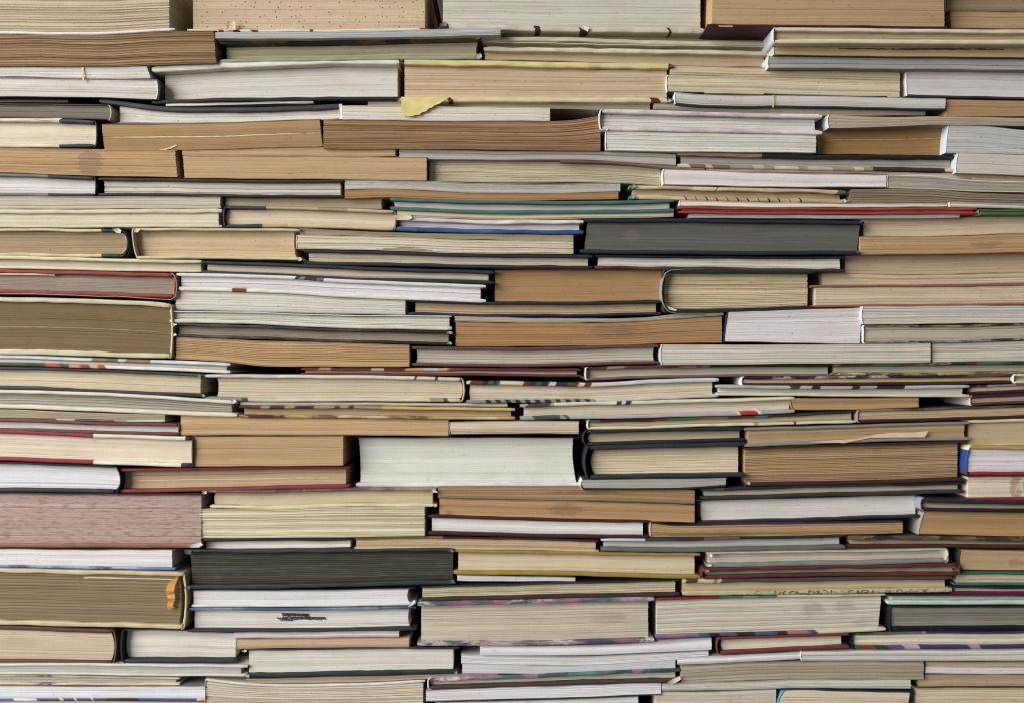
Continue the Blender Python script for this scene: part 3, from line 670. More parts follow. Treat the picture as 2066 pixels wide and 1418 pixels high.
b('n20', 'hardcover with crimson boards and tan pages with a pale leaf line, left', 'h', [(235,944.5,993.5),(450,941.5,990),(704,939.5,984)], (188,160,120), 's', cv=(132,44,50), tc=6, bc=7, d=14, li=9, ri=9, spots=[(470,20,260,0.9,(222,200,160),0.8)], oh=14)
b('n21', 'long tan paperback with lined pages above a squarer tan one, left of centre', 'p', [(364,837,877.5),(600,842,877),(905,846,878.5)], (190,156,110), 'l', d=10)
b('n22', 'short thick tan paperback standing left of the big white block', 'p', [(388,880,941.5),(540,878.5,940),(693,877.5,939)], (188,154,108), 's', d=8, L='s3', lc=(176,148,108), cv=(60,50,42), ri=1)

b('p1', 'cream hardcover with worn white board, pinkish headband at its rounded right end', 'h', [(413,754.5,806),(430,754.5,807),(690,756,809),(933,760.5,810)], (200,186,156), 'l', cv=[(413,(186,184,176)),(560,(206,198,180)),(838,(70,62,60)),(843,(200,190,168)),(880,(66,60,60)),(886,(204,194,172))], cb=[(413,(130,126,122)),(490,(60,62,66)),(502,(186,178,160)),(560,(200,190,166)),(870,(150,140,120)),(898,(60,58,58)),(906,(190,180,158))], tc=7, bc=7, d=8, R='s5', rc=(190,176,152), lin_=(196,130,116), li=22, L='c3')
b('p2', 'thin hardcover with red-brown boards tucked in a shadow, centre', 'h', [(607,740,756),(690,741,756.5),(900,741,757),(1172,742,760)], (150,136,118), 's', cv=art(607,930,[(110,46,42),(120,54,46),(96,40,38),(196,150,96),(190,180,164)],40,8)[:10]+[(938,(104,40,38))], cb=(104,42,40), tc=6, bc=5.5, d=12, oh=4)
b('p3', 'hardcover with comic-printed upper board and dark checkered lower board, centre', 'h', [(941,766.5,812.5),(1190,771,811),(1320,765,806),(1450,760.5,800)], (206,194,164), 's', cv=art(941,1200,[(36,38,54),(206,190,150),(50,52,70),(120,36,34),(60,80,66),(196,186,170),(30,30,34)],9,21)[:25]+[(1212,(196,192,190))], cb=[(941,(130,128,136))]+[z for i in range(11) for z in ((982+i*20,(38,40,54)),(992+i*20,(128,126,134)))][:24]+[(1204,(188,184,178))], tc=8, bc=7, d=6, L='c-2', ri=11)
b('p4', 'thin greyish booklet with dark wavy lower line, left of the black gap at centre', 'b', [(484,809.5,817),(690,810.5,817.5),(900,811.5,819),(1024,813,821)], (184,174,150), 's', cv=(120,110,92), d=12)
b('p5', 'thin hardcover with red, yellow and cream printed boards, left of centre', 'h', [(482,817,842),(690,818,843),(860,820,845),(1039,823,846.5)], (188,160,118), 's', cv=art(482,770,[(70,34,30),(104,42,34),(150,128,90),(60,36,32)],22,14)[:14]+[(772,(190,162,84)),(900,(196,168,90))], cb=art(482,1039,[(176,152,76),(96,40,34),(70,36,32),(196,180,150),(180,140,70)],30,17), tc=6, bc=6, d=6)
b('p6', 'thin grey hardcover with a red patch on its lower board, right of centre', 'h', [(1049,814,846.5),(1200,809.5,844.5),(1366,805.5,841),(1603,799.5,833)], (200,190,164), 's', cv=[(1049,(160,152,140)),(1062,(70,62,60)),(1110,(150,140,126)),(1120,(208,198,174)),(1245,(60,54,52)),(1256,(200,190,166)),(1262,(56,50,48)),(1276,(210,200,176))], cb=[(1049,(150,146,146)),(1078,(70,70,76)),(1132,(140,138,138)),(1140,(74,74,78)),(1150,(168,164,164)),(1488,(206,200,196)),(1493,(176,48,40)),(1530,(210,204,200)),(1536,(160,156,156))], tc=7, bc=8, d=4, ri=8)
b('p7', 'thin hardcover with plum boards and greyish pages, right of centre mid height', 'h', [(1181,739,766.5),(1366,735.5,761),(1682,732.5,758)], (178,170,148), 's', cv=art(1181,1420,[(96,52,52),(130,80,74),(70,44,44),(150,110,100)],26,7)[:12]+[(1432,(50,38,42))], cb=(112,80,84), tc=6, bc=5, d=10, L='s1', lc=(216,214,208))
b('p8', 'dark picture hardcover with red, green and black printed edges, right edge', 'h', [(1681,733,757),(1880,730.5,757),(2066,728,753.5),(2230,727,752)], (168,162,136), 's', cv=art(1681,2100,[(36,42,38),(110,36,38),(50,36,38),(150,110,90),(60,30,34),(60,100,74),(34,56,46)],22,12), cb=art(1681,2100,[(150,136,80),(40,36,36),(32,30,32),(60,54,54),(190,180,150),(36,32,38)],26,19), tc=6, bc=6, d=6)
b('p9', 'thin hardcover with near-black maroon boards with white bits, right', 'h', [(1496,759,778),(1750,757,777),(1900,755.5,775),(2047,753.5,773)], (180,158,120), 's', cv=art(1496,2047,[(44,28,30),(56,32,36),(40,26,28),(110,60,60),(36,26,28),(180,170,150)],24,23), cb=(62,30,34), tc=6, bc=6, d=4, L='s1', lc=(224,220,214), oh=4)
b('p10', 'thin hardcover with silver marked upper board and cream lower board, right', 'h', [(1447,775.5,797.5),(1600,777.5,798.5),(1750,777.5,799.5),(1956,776,801.5)], (188,188,180), 's', cv=art(1447,1580,[(176,172,164),(164,160,154)],50,6)[:4]+[(1596,(60,58,58)),(1615,(170,168,160)),(1640,(44,42,44)),(1656,(160,158,150)),(1720,(50,48,48)),(1736,(150,148,142)),(1770,(40,38,40)),(1826,(174,174,170))], cb=(206,196,160), tc=6.5, bc=6.5, d=2, li=6, ri=9)
b('p11', 'short cream hardcover poking out at the right edge, mid height', 'h', [(2045,754,773.5),(2120,753.5,772.5),(2230,753,772)], (196,180,146), 's', cv=(196,184,152), tc=5, bc=6, d=0, L='s1', lc=(224,220,206))
b('p12', 'maroon hardcover at right edge with greyish pages, upper of two', 'h', [(1957,777,796.5),(2066,773,792),(2230,770,789)], (170,160,136), 's', cv=art(1957,2230,[(70,44,42),(150,120,96),(60,34,36),(180,160,130)],22,10), cb=(54,26,30), tc=4.5, bc=6, d=10, oh=4)
b('p13', 'maroon hardcover at right edge with white corner, lower of two', 'h', [(1957,797,818),(2066,792.5,813.5),(2230,789.5,810)], (176,150,122), 's', cv=(66,30,34), cb=art(1957,2230,[(74,40,40),(60,28,32),(96,60,54)],30,13), tc=6, bc=6, d=8, oh=4, L='s1', lc=(216,200,200))
b('p14', 'short wood-tan paperback with a black shadow at its right end', 'p', [(1597,803,826.5),(1720,802.5,825.5),(1854,801.5,821)], (178,140,88), 's', d=6, L='s2', lc=(150,120,84), lsl=6)
b('p15', 'thin picture hardcover with green and red speckled edge and cream lower board', 'h', [(1185,847,866.5),(1300,843.5,864.5),(1366,841.5,862),(1600,833.5,856),(1727,826,852.5)], (172,156,120), 's', cv=[(1185,(56,100,70)),(1212,(60,36,34)),(1320,(90,60,50)),(1350,(56,110,70)),(1420,(120,96,70)),(1470,(80,60,50)),(1524,(58,110,124)),(1550,(60,48,46)),(1640,(48,40,42))], cb=[(1185,(206,200,160)),(1520,(150,140,110)),(1530,(200,190,152)),(1600,(60,54,46)),(1606,(206,196,160))], tc=6, bc=6, d=10, L='s1', lc=(226,224,210), oh=4)
b('p16', 'thin tan-paged hardcover with grey patterned upper and maroon lower board, right edge', 'h', [(1730,825,852),(1900,822,848.5),(2066,816,843),(2230,812,840)], (190,162,120), 's', cv=art(1730,2230,[(96,92,88),(60,56,56),(130,124,114)],40,14), cb=(62,28,32), tc=4.5, bc=6.5, d=6, oh=4, L='s1', lc=(150,136,120))
b('q1', 'thin black-covered paperback lying on the bulky black-jacket hardcover', 'h', [(1180,867,898),(1366,863,893.5),(1503,861.5,889.5)], (180,164,130), 's', cv=(34,38,48), tc=7, bc=6.5, L='s5', d=6, oh=12, li=12)
b('q2', 'bulky hardcover in a black jacket with cream pages and rounded black spine', 'h', [(1186,898.5,966.5),(1366,894,963.5),(1505,890,961)], (212,194,160), 'l', cv=(44,45,50), tc=9, bc=8, L='s8', lc=(40,41,48), d=2, li=14, ri=11, lin_=(60,58,62), oh=18)
b('q3', 'thin silver-paged paperback with curved white end under the black-jacket hardcover', 'p', [(1175,966.5,988),(1366,964,987),(1465,962,981)], (166,166,156), 's', cv=(60,60,64), cb=(36,37,42), tc=1.5, bc=4, L='s5', lc=(206,206,200), d=2)
b('q4', 'big greenish-white page block with black curved ends, centre of the lower half', 'h', [(718,880.5,982),(940,880.5,981.5),(1172,880.5,981)], (212,213,200), 's', cv=(42,38,36), cb=art(718,1172,[(196,192,204),(206,204,206),(190,184,198),(214,212,208)],26,5), tc=2, bc=8.5, L='c2', R='c4', lsl=4, rsl=6, d=30, oh=8, li=6, ri=12, bx=(0,0))
b('q5', 'small cream paperback with faint pink lettering smudge, lying on the big white block', 'p', [(907,850,876),(1040,848.5,875.5),(1168,848.5,875.5)], (204,184,154), 's', cb=(52,34,32), bc=2, d=10, L='s2', lc=(190,166,130))
b('q6', 'thin grey-board hardcover with tan pages and a peeling strip of brown tape', 'h', [(1503,863,902),(1700,857.5,893),(1957,849.5,887)], (178,146,102), 's', cv=(126,124,112), cb=(132,130,120), tc=5.5, bc=7.5, d=2, rag=0.5, ri=9, oh=5)
b('q7', 'very thick brown-paged hardcover with maroon boards, right side of the lower half', 'h', [(1504,902.5,981),(1700,895,977),(1949,889,970)], (176,146,102), 'r', cv=(66,32,34), tc=4.5, bc=6, d=4, li=2, ri=12, amp=0.6, rag=0.5)
b('q8', 'tan-grey hardcover with cream board above the blue-spined book, right edge', 'h', [(1957,846.5,897),(2066,843,896.5),(2230,842,896)], (190,168,130), 's', cv=(208,194,160), tc=6.5, bc=1, d=8, oh=6, L='p', li=2)
b('q9', 'lilac-paged hardcover with bright blue spine and mustard upper board, right edge', 'h', [(1953,897.5,959),(2066,898.5,958),(2230,898.5,957.5)], (208,200,206), 'l', cv=(172,140,66), cb=(156,34,38), tc=8, bc=7.5, L='s3', lc=[(896,(210,200,160)),(907,(30,68,156)),(946,(70,66,80))], lsl=-6, d=-4, oh=5)
b('q10', 'cream white hardcover with red lower board and brown stain, right edge', 'h', [(1951,959.5,1010),(2066,959,1009),(2230,958.5,1009)], (214,202,180), 's', cb=(156,32,38), bc=7.5, tc=1.2, cv=(120,60,54), d=4, L='p', li=4, oh=3, spots=[(2052,22,14,24,(166,136,100),0.8)])
b('q11', 'thin hardcover with dark teal boards sloping up to the right', 'h', [(1415,984,1008),(1650,976.5,1001.5),(1945,970.5,994.5)], (180,172,148), 's', cv=[(1415,(40,72,70)),(1440,(60,90,86)),(1460,(34,46,48)),(1600,(38,60,58)),(1800,(32,36,38))], cb=(52,50,46), tc=7, bc=7, d=8, rag=0.6)
b('q12', 'white hardcover with dark plum lower board and dark hollow left end, right', 'h', [(1407,1008.5,1057.5),(1600,1003,1052),(1858,997,1044)], (214,210,202), 's', cv=(60,52,48), cb=(40,34,46), tc=1.5, bc=6, L='c-3', li=12, ri=6, d=14, oh=12)
b('q13', 'upper of two brown paperbacks parted by a bluish line, centre of lower half', 'p', [(883,982,1004.5),(1100,982,1009),(1250,982,1012),(1402,988,1017)], (168,134,90), 'l', d=10, cb=(70,78,84), bc=2, spots=[(1180,10,90,5,(116,96,70),0.6)])
b('q14', 'lower of two brown paperbacks parted by a bluish line, centre of lower half', 'p', [(886,1005.5,1039),(1100,1009.5,1045.5),(1250,1013,1051),(1402,1018.5,1055)], (184,142,94), 's', d=8, cb=(40,36,36), bc=2, spots=[(1140,16,36,14,(120,98,72),0.55),(906,26,10,6,(130,100,66),0.5)])
b('q15', 'thin hardcover with near-black red boards and very white pages', 'h', [(864,1038.5,1078.5),(1080,1044,1083.5),(1310,1049,1087)], (216,212,208), 's', cv=(66,26,28), tc=6, bc=7, d=4, li=7, ri=12, oh=8)
b('q16', 'tan paperback with a torn purple-black cover edge and curled left end', 'p', [(1313,1052,1083.5),(1366,1057,1083.5),(1550,1054.5,1082),(1700,1052,1078),(1822,1050,1075)], (176,142,96), 'l', cv=art(1313,1822,[(52,40,56),(40,34,36),(60,44,64),(196,186,164)],60,15), tc=3.5, d=6, L='s2', lc=(196,176,140), cb=(60,54,48), rag=1.2, spots=[(1420,18,110,7,(120,92,60),0.5)])
b('q17', 'thin tan hardcover with brown upper board, above the mustard one', 'h', [(715,1083,1106.5),(890,1081.5,1107),(1100,1085,1110),(1208,1087.5,1112.5)], (196,168,126), 'l', cv=[(715,(120,96,70)),(893,(60,30,32)),(1000,(56,34,34))], cb=(196,178,140), tc=5, bc=3, d=8, oh=4, li=3, ri=6)
b('q18', 'thick pink hardcover whose page edges are streaked with reddish sprinkles, left edge', 'h', [(-180,993.5,1103.5),(0,993.5,1103.5),(200,996.5,1104.5),(407,996.5,1104.5)], (176, 150, 136), 's', cv=(60,44,42), cb=(140,84,76), tc=1.5, bc=9, d=0, oh=3, ri=2, mottle=((122,74,66),0.04,0.24,0.48,0.66,0.5), rag=0.8)
b('q19', 'cream hardcover with speckled maroon board resting on ridged yellowish pages', 'h', [(406,989,1024),(550,988,1026),(690,985.5,1022),(880,984,1022)], (196,180,144), 's', cv=art(406,880,[(104,72,66),(124,92,84),(92,60,58),(150,124,108)],14,16), cb=(204,194,156), tc=5, bc=6.5, d=6, li=26, ri=8, L='c-3', rag=0.8, bx=(18,0))
b('q20', 'thick paperback with deeply ridged yellowish cream page edges, left of centre', 'p', [(402,1026.5,1084.5),(550,1026.5,1084),(690,1022.5,1083),(857,1022,1080)], (208,200,166), 'r', cv=(196,184,140), d=3, amp=1.2)
b('q21', 'thin black-board hardcover with white pages under the ridged cream block', 'h', [(402,1085,1113),(550,1084.5,1111.5),(706,1083.5,1108.5)], (212,208,200), 's', cv=(38,34,36), tc=6.5, bc=3.5, d=6, li=11, ri=1)
b('q22', 'white paperback with blue printed cover edge along the bottom, left edge', 'p', [(-170,1105,1145.5),(0,1106,1145),(200,1108,1147.5),(353,1108,1150)], (214,210,214), 's', cb=art(-170,353,[(70,104,160),(54,60,100),(150,170,206),(84,120,176),(110,140,190)],32,4), cv=(120,110,104), bc=6.5, d=4, ri=6)
b('q23', 'thick dark book with blackish green mottled page edges, left of centre', 'h', [(372,1107.5,1188.5),(550,1109,1187.5),(690,1107.5,1183.5),(916,1105.5,1178.5)], (72, 72, 60), 'r', cv=(44,50,52), tc=6, bc=9, d=2, li=9, ri=3, L='c2', lsl=4, rsl=0, cloth=True, rag=0.8, amp=0.9, mottle=((92,88,68),0.03,0.12,0.46,0.70,0.6))
b('q24', 'hardcover with mustard yellow boards and cream pages, centre of the lower half', 'h', [(915,1107.5,1158.5),(1100,1111.5,1160.5),(1413,1116,1168)], (212,192,156), 's', cv=(150,124,46), tc=6, bc=8, d=4, li=9, ri=10)
b('q25', 'thin white leaflet directly under the mustard hardcover', 'b', [(922,1159,1171),(1040,1161.5,1171.5),(1161,1164.5,1172)], (208,206,204), 's', d=10)
b('q26', 'cream-paged hardcover with thick dark brown lower board, below the mustard one', 'h', [(849,1182.5,1213.5),(1100,1175.5,1207.5),(1371,1169,1202.5)], (196,184,152), 'r', cv=(44,40,38), cb=(60,42,36), tc=3, bc=8, d=4, oh=4, li=3, ri=8, amp=0.5)
b('q27', 'thin hardcover with dark upper and slate grey lower board, right of centre', 'h', [(1213,1086,1112),(1366,1085,1113.5),(1550,1081,1110.5),(1705,1077.5,1107)], (182,184,168), 's', cv=[(1213,(190,200,200)),(1300,(60,56,66)),(1366,(48,40,58)),(1420,(96,80,84)),(1490,(44,38,44))], cb=(96,98,96), tc=6, bc=8, d=4, li=6, ri=8)
b('q28', 'thin tan hardcover with dark marbled upper and maroon lower board, right edge', 'h', [(1713,1079.5,1104.5),(1900,1081,1104.5),(2066,1083,1105.5),(2220,1084,1106)], (186,158,116), 's', cv=art(1713,2200,[(52,46,42),(84,70,54),(40,36,34),(120,100,72),(60,50,44)],16,18), cb=(74,34,36), tc=9, bc=6, d=6, rag=0.9)
b('q29', 'thin black hardcover with bright bluish spine corner at the right edge', 'h', [(1859,1003.5,1030),(2066,1008.5,1033),(2230,1010,1034)], (160,150,126), 's', cv=(40,40,48), cb=(34,32,34), tc=9, bc=6, L='s3', lc=(134, 144, 156), d=-2)
b('q30', 'brown-tan paperback with slanting pale end at the right edge, lower half', 'p', [(1858,1030.5,1078),(2066,1033.5,1083),(2230,1034.5,1085)], (182,140,90), 's', d=8, L='s1', lc=(150, 152, 140), lsl=-12, cb=(50,44,38), bc=2)
b('q31', 'silver-grey board hardcover with cream pages, white corner at right', 'h', [(1427,1113.5,1144.5),(1650,1110.5,1140.5),(1914,1106,1134.5)], (192,182,160), 's', cv=(176,168,148), cb=(124,124,122), tc=4, bc=8, d=0, R='s1', rc=(210,206,180), rag=0.9, L='p', li=5)
b('q32', 'maroon cloth hardcover with rubbed corners below the silver-grey one', 'h', [(1418,1145,1167),(1650,1141,1162.5),(1936,1135,1160)], (150,132,112), 's', cv=(92,42,44), tc=7, bc=7, d=-2, cloth=True, rag=1.0, L='s3', R='s3')
b('q33', 'tan hardcover whose lower board shows black scrolls on cream-green', 'h', [(1378,1168.5,1202),(1650,1163.5,1198),(1921,1160.5,1194)], (198,174,132), 's', cv=[(1378,(190,180,140)),(1386,(70,56,50)),(1408,(196,178,130)),(1440,(150,110,86)),(1448,(190,176,140)),(1458,(74,66,64))], cb=(178,172,128), tc=8.5, bc=9, d=2, ri=10, li=1, rag=0.6)
b('q34', 'orange tan paperback with stained pages at the right edge, above a green board', 'p', [(1938,1108.5,1150),(2066,1110.5,1151),(2220,1111.5,1152)], (190,156,112), 's', d=10, L='s3', lc=(70,66,58), cb=(44,48,44), bc=2, spots=[(2050,24,16,10,(150,116,76),0.6)])
b('q35', 'thin hardcover with emerald green boards at the right edge', 'h', [(1925,1151.5,1180),(2066,1153,1181),(2220,1154,1182)], (186,172,140), 's', cv=(36,98,74), cb=(40,104,92), tc=6, bc=5, d=6, oh=4)
b('q36', 'thin hardcover with magenta lower board at the right edge, under emerald green', 'h', [(1921,1182,1199.5),(2066,1183,1200.5),(2220,1184,1201)], (170,160,150), 's', cv=(44,34,40), cb=(96,22,60), tc=5, bc=8, d=6, oh=3)

b('s1', 'thick hardcover in a teal and purple painted jacket, dusty cream pages', 'h', [(842,1214,1303),(1080,1208.5,1302),(1320,1203.5,1295)], (190,178,156), 'l', cv=art(842,1320,[(60,84,92),(150,92,122),(90,116,124),(170,150,166),(50,66,76),(110,84,112),(176,190,180)],20,31), cb=art(842,1320,[(60,80,90),(140,96,120),(80,70,100),(170,150,160),(52,70,84),(190,180,170),(120,90,104)],20,37), tc=9, bc=9, d=2, oh=9, li=7, ri=11, spots=[(1230,34,40,16,(158,144,120),0.5)])
b('s2', 'thick white-grey hardcover with thumb-smudged pages and pink-black jacket edge', 'h', [(1323,1205.5,1287),(1366,1204.5,1286),(1600,1200,1280),(1787,1196.5,1272)], (194,187,170), 'l', cv=[(1323,(130,34,50)),(1450,(70,100,100)),(1500,(110,130,126)),(1530,(80,110,110)),(1570,(200,190,176)),(1700,(190,166,156))], cb=art(1323,1640,[(40,36,44),(150,100,116),(34,32,38),(120,96,130),(90,60,60),(60,80,110)],24,41)[:20]+[(1650,(206,190,164))], tc=5, bc=7.5, d=4, li=3, ri=10, oh=5, rsl=-6, spots=[(1640,24,26,16,(158,148,130),0.6),(1708,20,26,14,(160,150,132),0.5),(1740,54,20,10,(164,154,134),0.5)])
b('s3', 'thin hardcover with pale mint lower board at the right edge', 'h', [(1793,1199.5,1219.5),(1930,1200,1219.5),(2066,1201,1219.5),(2220,1201,1220)], (168,176,168), 's', cv=(70,50,48), cb=(176,200,186), tc=2, bc=8.5, d=0, oh=5)
b('s4', 'dark grey-paged black hardcover with shiny black lower edge, right edge', 'h', [(1796,1220,1273),(2066,1220.5,1272.5),(2220,1221,1272.5)], (128,124,112), 'l', cv=(40,26,30), cb=(28,26,38), tc=5, bc=11, d=4, L='s2', lc=(30, 30, 36), rag=0.6, oh=5, rough=0.3)
b('s5', 'picture hardcover with green turning purple board edges, right edge near bottom', 'h', [(1720,1276,1310),(1850,1273.5,1309.5),(2066,1273,1308.5),(2220,1273,1308.5)], (210,198,174), 's', cv=[(1720,(40,62,40)),(1760,(70,100,60)),(1836,(110,84,110)),(1860,(150,120,150)),(1868,(60,50,92))], cb=[(1720,(50,80,48)),(1745,(130,50,44)),(1768,(40,56,44)),(1796,(90,70,120)),(1826,(176,150,176)),(1858,(60,48,100)),(1960,(150,124,160)),(1980,(56,46,96))], tc=5, bc=8, d=6, L='s1', lc=(14, 20, 16), oh=5)
b('s6', 'small dark red hardcover with rounded red spine at left, near the bottom right', 'h', [(1449,1285,1319.5),(1600,1280.5,1313),(1713,1276.5,1307.5)], (212,202,174), 's', cv=(120, 42, 44), tc=5, bc=6.5, L='s4', d=2, li=12, ri=12)
b('s7', 'thin white booklet slipped under the small dark red hardcover', 'b', [(1367,1325,1340.5),(1500,1319.5,1334),(1615,1313.5,1328)], (208,208,208), 's', d=6)
b('s8', 'long grey-white paperback running to the right edge under the picture hardcover', 'p', [(1617,1312.5,1332),(1750,1311,1332),(2066,1309,1332.5),(2220,1309,1333)], (198,194,184), 'l', L='s2', lc=(222,222,220), d=4)
b('s9', 'thin tan booklet lying on a white one at the bottom right edge', 'b', [(1868,1333.5,1343),(2066,1333.5,1344),(2220,1334,1344)], (190,164,128), 's', d=12)
b('s10', 'thin white booklet under a tan one at the bottom right edge', 'b', [(1867,1343.5,1358),(2066,1344.5,1359),(2220,1345,1359)], (210,206,202), 's', d=10)
b('s11', 'grey-brown paperback with rough pages arching slightly, bottom right', 'p', [(1374,1341.5,1377.5),(1500,1336,1372.5),(1620,1333,1368.5),(1864,1333,1370)], (162,148,126), 'l', d=6, lsl=2)
b('s12', 'grey lined magazine with bluish lower edge, bottom right', 'b', [(1335,1378.5,1394),(1500,1373.5,1391),(1650,1369.5,1387.5),(1838,1370,1389.5)], (192,188,174), 'l', cb=(120,140,146), bc=2.2, d=5)
b('s13', 'tan paperback with a green lower cover at the bottom right edge', 'p', [(1854,1360,1387.5),(2066,1360,1386.5),(2220,1360,1386.5)], (176,152,116), 's', cb=(48,72,54), bc=4, d=12)
b('s14', 'cream hardcover cut off by the bottom right corner', 'h', [(1850,1388.5,1446),(2066,1387.5,1446),(2220,1387.5,1446)], (204,188,156), 'l', cv=(170,156,128), tc=1.5, bc=5, d=10, oh=2, li=1)
b('s15', 'cream book with sky-blue curled spine at the bottom, right of centre', 'p', [(1576,1390,1446),(1620,1389,1446),(1700,1391,1446),(1842,1395,1446)], (208,192,164), 's', L='s7', lc=(70,160,206), cv=(40,50,58), tc=3, d=4, R='c3', lsl=-14, ri=6)
b('s16', 'grey-cream paperback cut off at the bottom beside the sky-blue spine', 'p', [(1322,1394.5,1446),(1450,1393.5,1446),(1566,1389,1446)], (196,188,168), 's', d=8)
b('s17', 'bright white paperback kinked upward at right, lying under the teal-purple jacket', 'p', [(968,1303,1321),(1150,1303,1321.5),(1300,1297,1316),(1360,1291,1313),(1436,1287,1310)], (212,210,212), 's', d=2, R='p')
b('s18', 'white booklet with a few wavy grey leaves, second in the white pile at bottom centre', 'b', [(930,1319,1338),(1150,1323,1341),(1300,1318,1335.5),(1430,1311,1325)], (202,202,200), 'l', d=6)
b('s19', 'lilac white paperback, third in the white pile at bottom centre', 'p', [(932,1338.5,1358),(1150,1341.5,1357.5),(1363,1329,1347)], (208,206,212), 's', d=6)
b('s20', 'thin hardcover with teal, pink and purple painted upper board, bottom centre', 'h', [(863,1368,1391),(1100,1358.5,1383),(1372,1347.5,1376)], (200,190,164), 's', cv=art(863,1372,[(50,90,92),(80,130,126),(40,60,64),(160,110,140),(60,100,104),(200,196,196),(70,60,110)],22,43), cb=(66,56,52), tc=8, bc=7, d=3, li=5, ri=8, rag=0.9, L='s1', lc=(214,206,190))
b('s21', 'white paperback with ragged dark lower edge at the bottom centre', 'p', [(859,1391.5,1415),(1100,1383.5,1409),(1334,1377,1401)], (212,210,214), 's', cb=(60,54,54), bc=1.8, d=4, rag=1.5, cv=(150,140,136))
b('s22', 'white-grey book cut off at the very bottom centre', 'p', [(878,1416,1446),(1100,1411,1446),(1288,1405,1446)], (198,196,188), 's', d=8)
b('s23', 'big old hardcover at left edge with brown pages, cream boards and an orange ribbon', 'h', [(-200,1146,1260),(0,1146.5,1260.5),(200,1150.5,1264.5),(372,1154,1269)], (136, 116, 86), 'l', cv=(192, 174, 134), tc=8, bc=9, R='s5', rc=(190,172,124), lin_=(206,196,160), d=0, oh=7, ri=12, rag=1.0)
b('s24', 'white hardcover with blue line under its pages, upper of two white books, lower left', 'h', [(386,1189.5,1225),(690,1187.5,1223),(838,1185,1221)], (212,210,212), 's', cv=(40,40,42), cb=(206,206,200), tc=1.5, bc=6, d=6, oh=5, li=3, R='c4', ri=13)
b('s25', 'white hardcover with black ink scribble on its pages, lower of two white books', 'h', [(379,1225.5,1276),(690,1225,1275),(839,1223,1272)], (210,204,198), 's', cv=art(379,839,[(56,84,120),(80,110,140),(40,66,104),(120,146,166),(46,56,84)],40,7), cb=(42,42,48), tc=6, bc=7, d=5, li=10, ri=14, R='c3')
b('s26', 'very thin pinkish white booklet lying on a tan paperback, lower left', 'b', [(471,1277,1287),(650,1275.5,1285.5),(805,1273,1283.5)], (210,196,200), 's', d=0)
b('s27', 'thin smooth peach-tan paperback under the pinkish booklet, lower left', 'p', [(477,1287.5,1307.5),(650,1286,1305.5),(826,1284,1304)], (200,166,130), 's', d=4, L='s2', lc=(206,180,146), ri=1)
b('s28', 'white-paged hardcover with worn blackish green boards, lower left of centre', 'h', [(496,1308,1367),(690,1306,1363.5),(926,1305,1359)], (208,206,192), 's', cv=[(496,(40,42,44)),(700,(52,66,68)),(820,(50,48,54))], cb=(36,48,46), tc=4, bc=9, d=4, rag=1.0, li=5, ri=12, oh=5)
b('s29', 'small white hardcover with navy boards and navy spine, lower left', 'h', [(246,1268.5,1337.5),(400,1270.5,1337.5),(478,1275,1337.5)], (212,206,194), 's', cv=(38,42,58), tc=2.5, bc=8, L='s4', d=6, ri=8, lin_=(70,66,64), oh=16)
b('s30', 'beige-paged hardcover with brown-red boards and curved brown spine, left edge', 'h', [(-170,1260.5,1337),(0,1261,1336.5),(150,1266,1337.5),(229,1268.5,1338.5)], (200,180,150), 's', cv=(92,50,46), cb=[(-170,(96,50,48)),(118,(84,44,44))], tc=9, bc=6.5, R='s6', rc=(110,84,60), lin_=(96,50,44), d=6, oh=5, spots=[(40,26,46,12,(178,156,128),0.6)])
b('s31', 'thin white-board hardcover with grey lined pages along the lower left', 'h', [(-170,1337.5,1360),(0,1337.5,1360),(230,1338.5,1362.5),(499,1341.5,1365)], (176,176,168), 'l', cv=(200,196,182), tc=5.5, bc=5, d=2, ri=14, oh=5)
b('s32', 'ragged thin beige hardcover near the bottom left corner', 'h', [(-150,1360.5,1380),(0,1360.5,1381),(200,1363,1381.5),(362,1365.5,1381.5)], (180,166,150), 's', cv=art(-150,362,[(196,184,160),(206,194,168),(190,176,150),(60,50,46),(204,192,166)],24,20), tc=4, bc=4.5, d=8, rag=1.4, oh=4)
b('s33', 'white paperback with blue printed lower edge in the bottom left corner', 'p', [(-170,1382,1413),(0,1382,1413.5),(200,1384,1413.5),(414,1383,1414)], (208,210,216), 's', cb=[(-170,(70,110,170)),(30,(206,212,222)),(76,(54,84,130)),(120,(190,200,214)),(128,(50,80,124)),(150,(180,190,206)),(156,(48,78,124)),(184,(170,180,200)),(190,(50,74,110)),(214,(40,42,58)),(280,(56,92,148)),(398,(206,180,160))], cv=(130,120,114), bc=6, d=4)
b('s34', 'peach paperback cut off by the bottom left corner', 'p', [(-170,1414,1446),(200,1414,1446),(415,1415,1446)], (212,176,150), 's', d=5)
b('s35', 'thick cream paperback with white cover and lined pages, bottom left of centre', 'p', [(414,1368,1446),(480,1376,1446),(600,1379.5,1446),(690,1378,1446),(857,1371,1446)], (196,184,162), 'r', cv=(206,202,190), tc=6, d=6, L='s2', lc=(200,196,186), ri=4, amp=0.8)
b('s36', 'thin brownish booklet bending up to the right over the white cover, bottom', 'b', [(497,1368,1377.5),(690,1363.5,1376.5),(840,1360,1370),(1004,1356,1363)], (168,150,124), 's', cv=(90,84,78), d=7)

# ------------------------------------------------------------------ small loose details, each belonging to its book
def at(key, dd=0.0):
    q = BOOKS[key]
    return q['root'], q['d'] + dd, q['d']

def torn(key, name, rgb, pts, dd, curl=4.0, th=0.9, parent=None):
    root, d, dref = at(key, dd)
    return scrap(parent or root, name, rgb, pts, d, dref, curl, th)

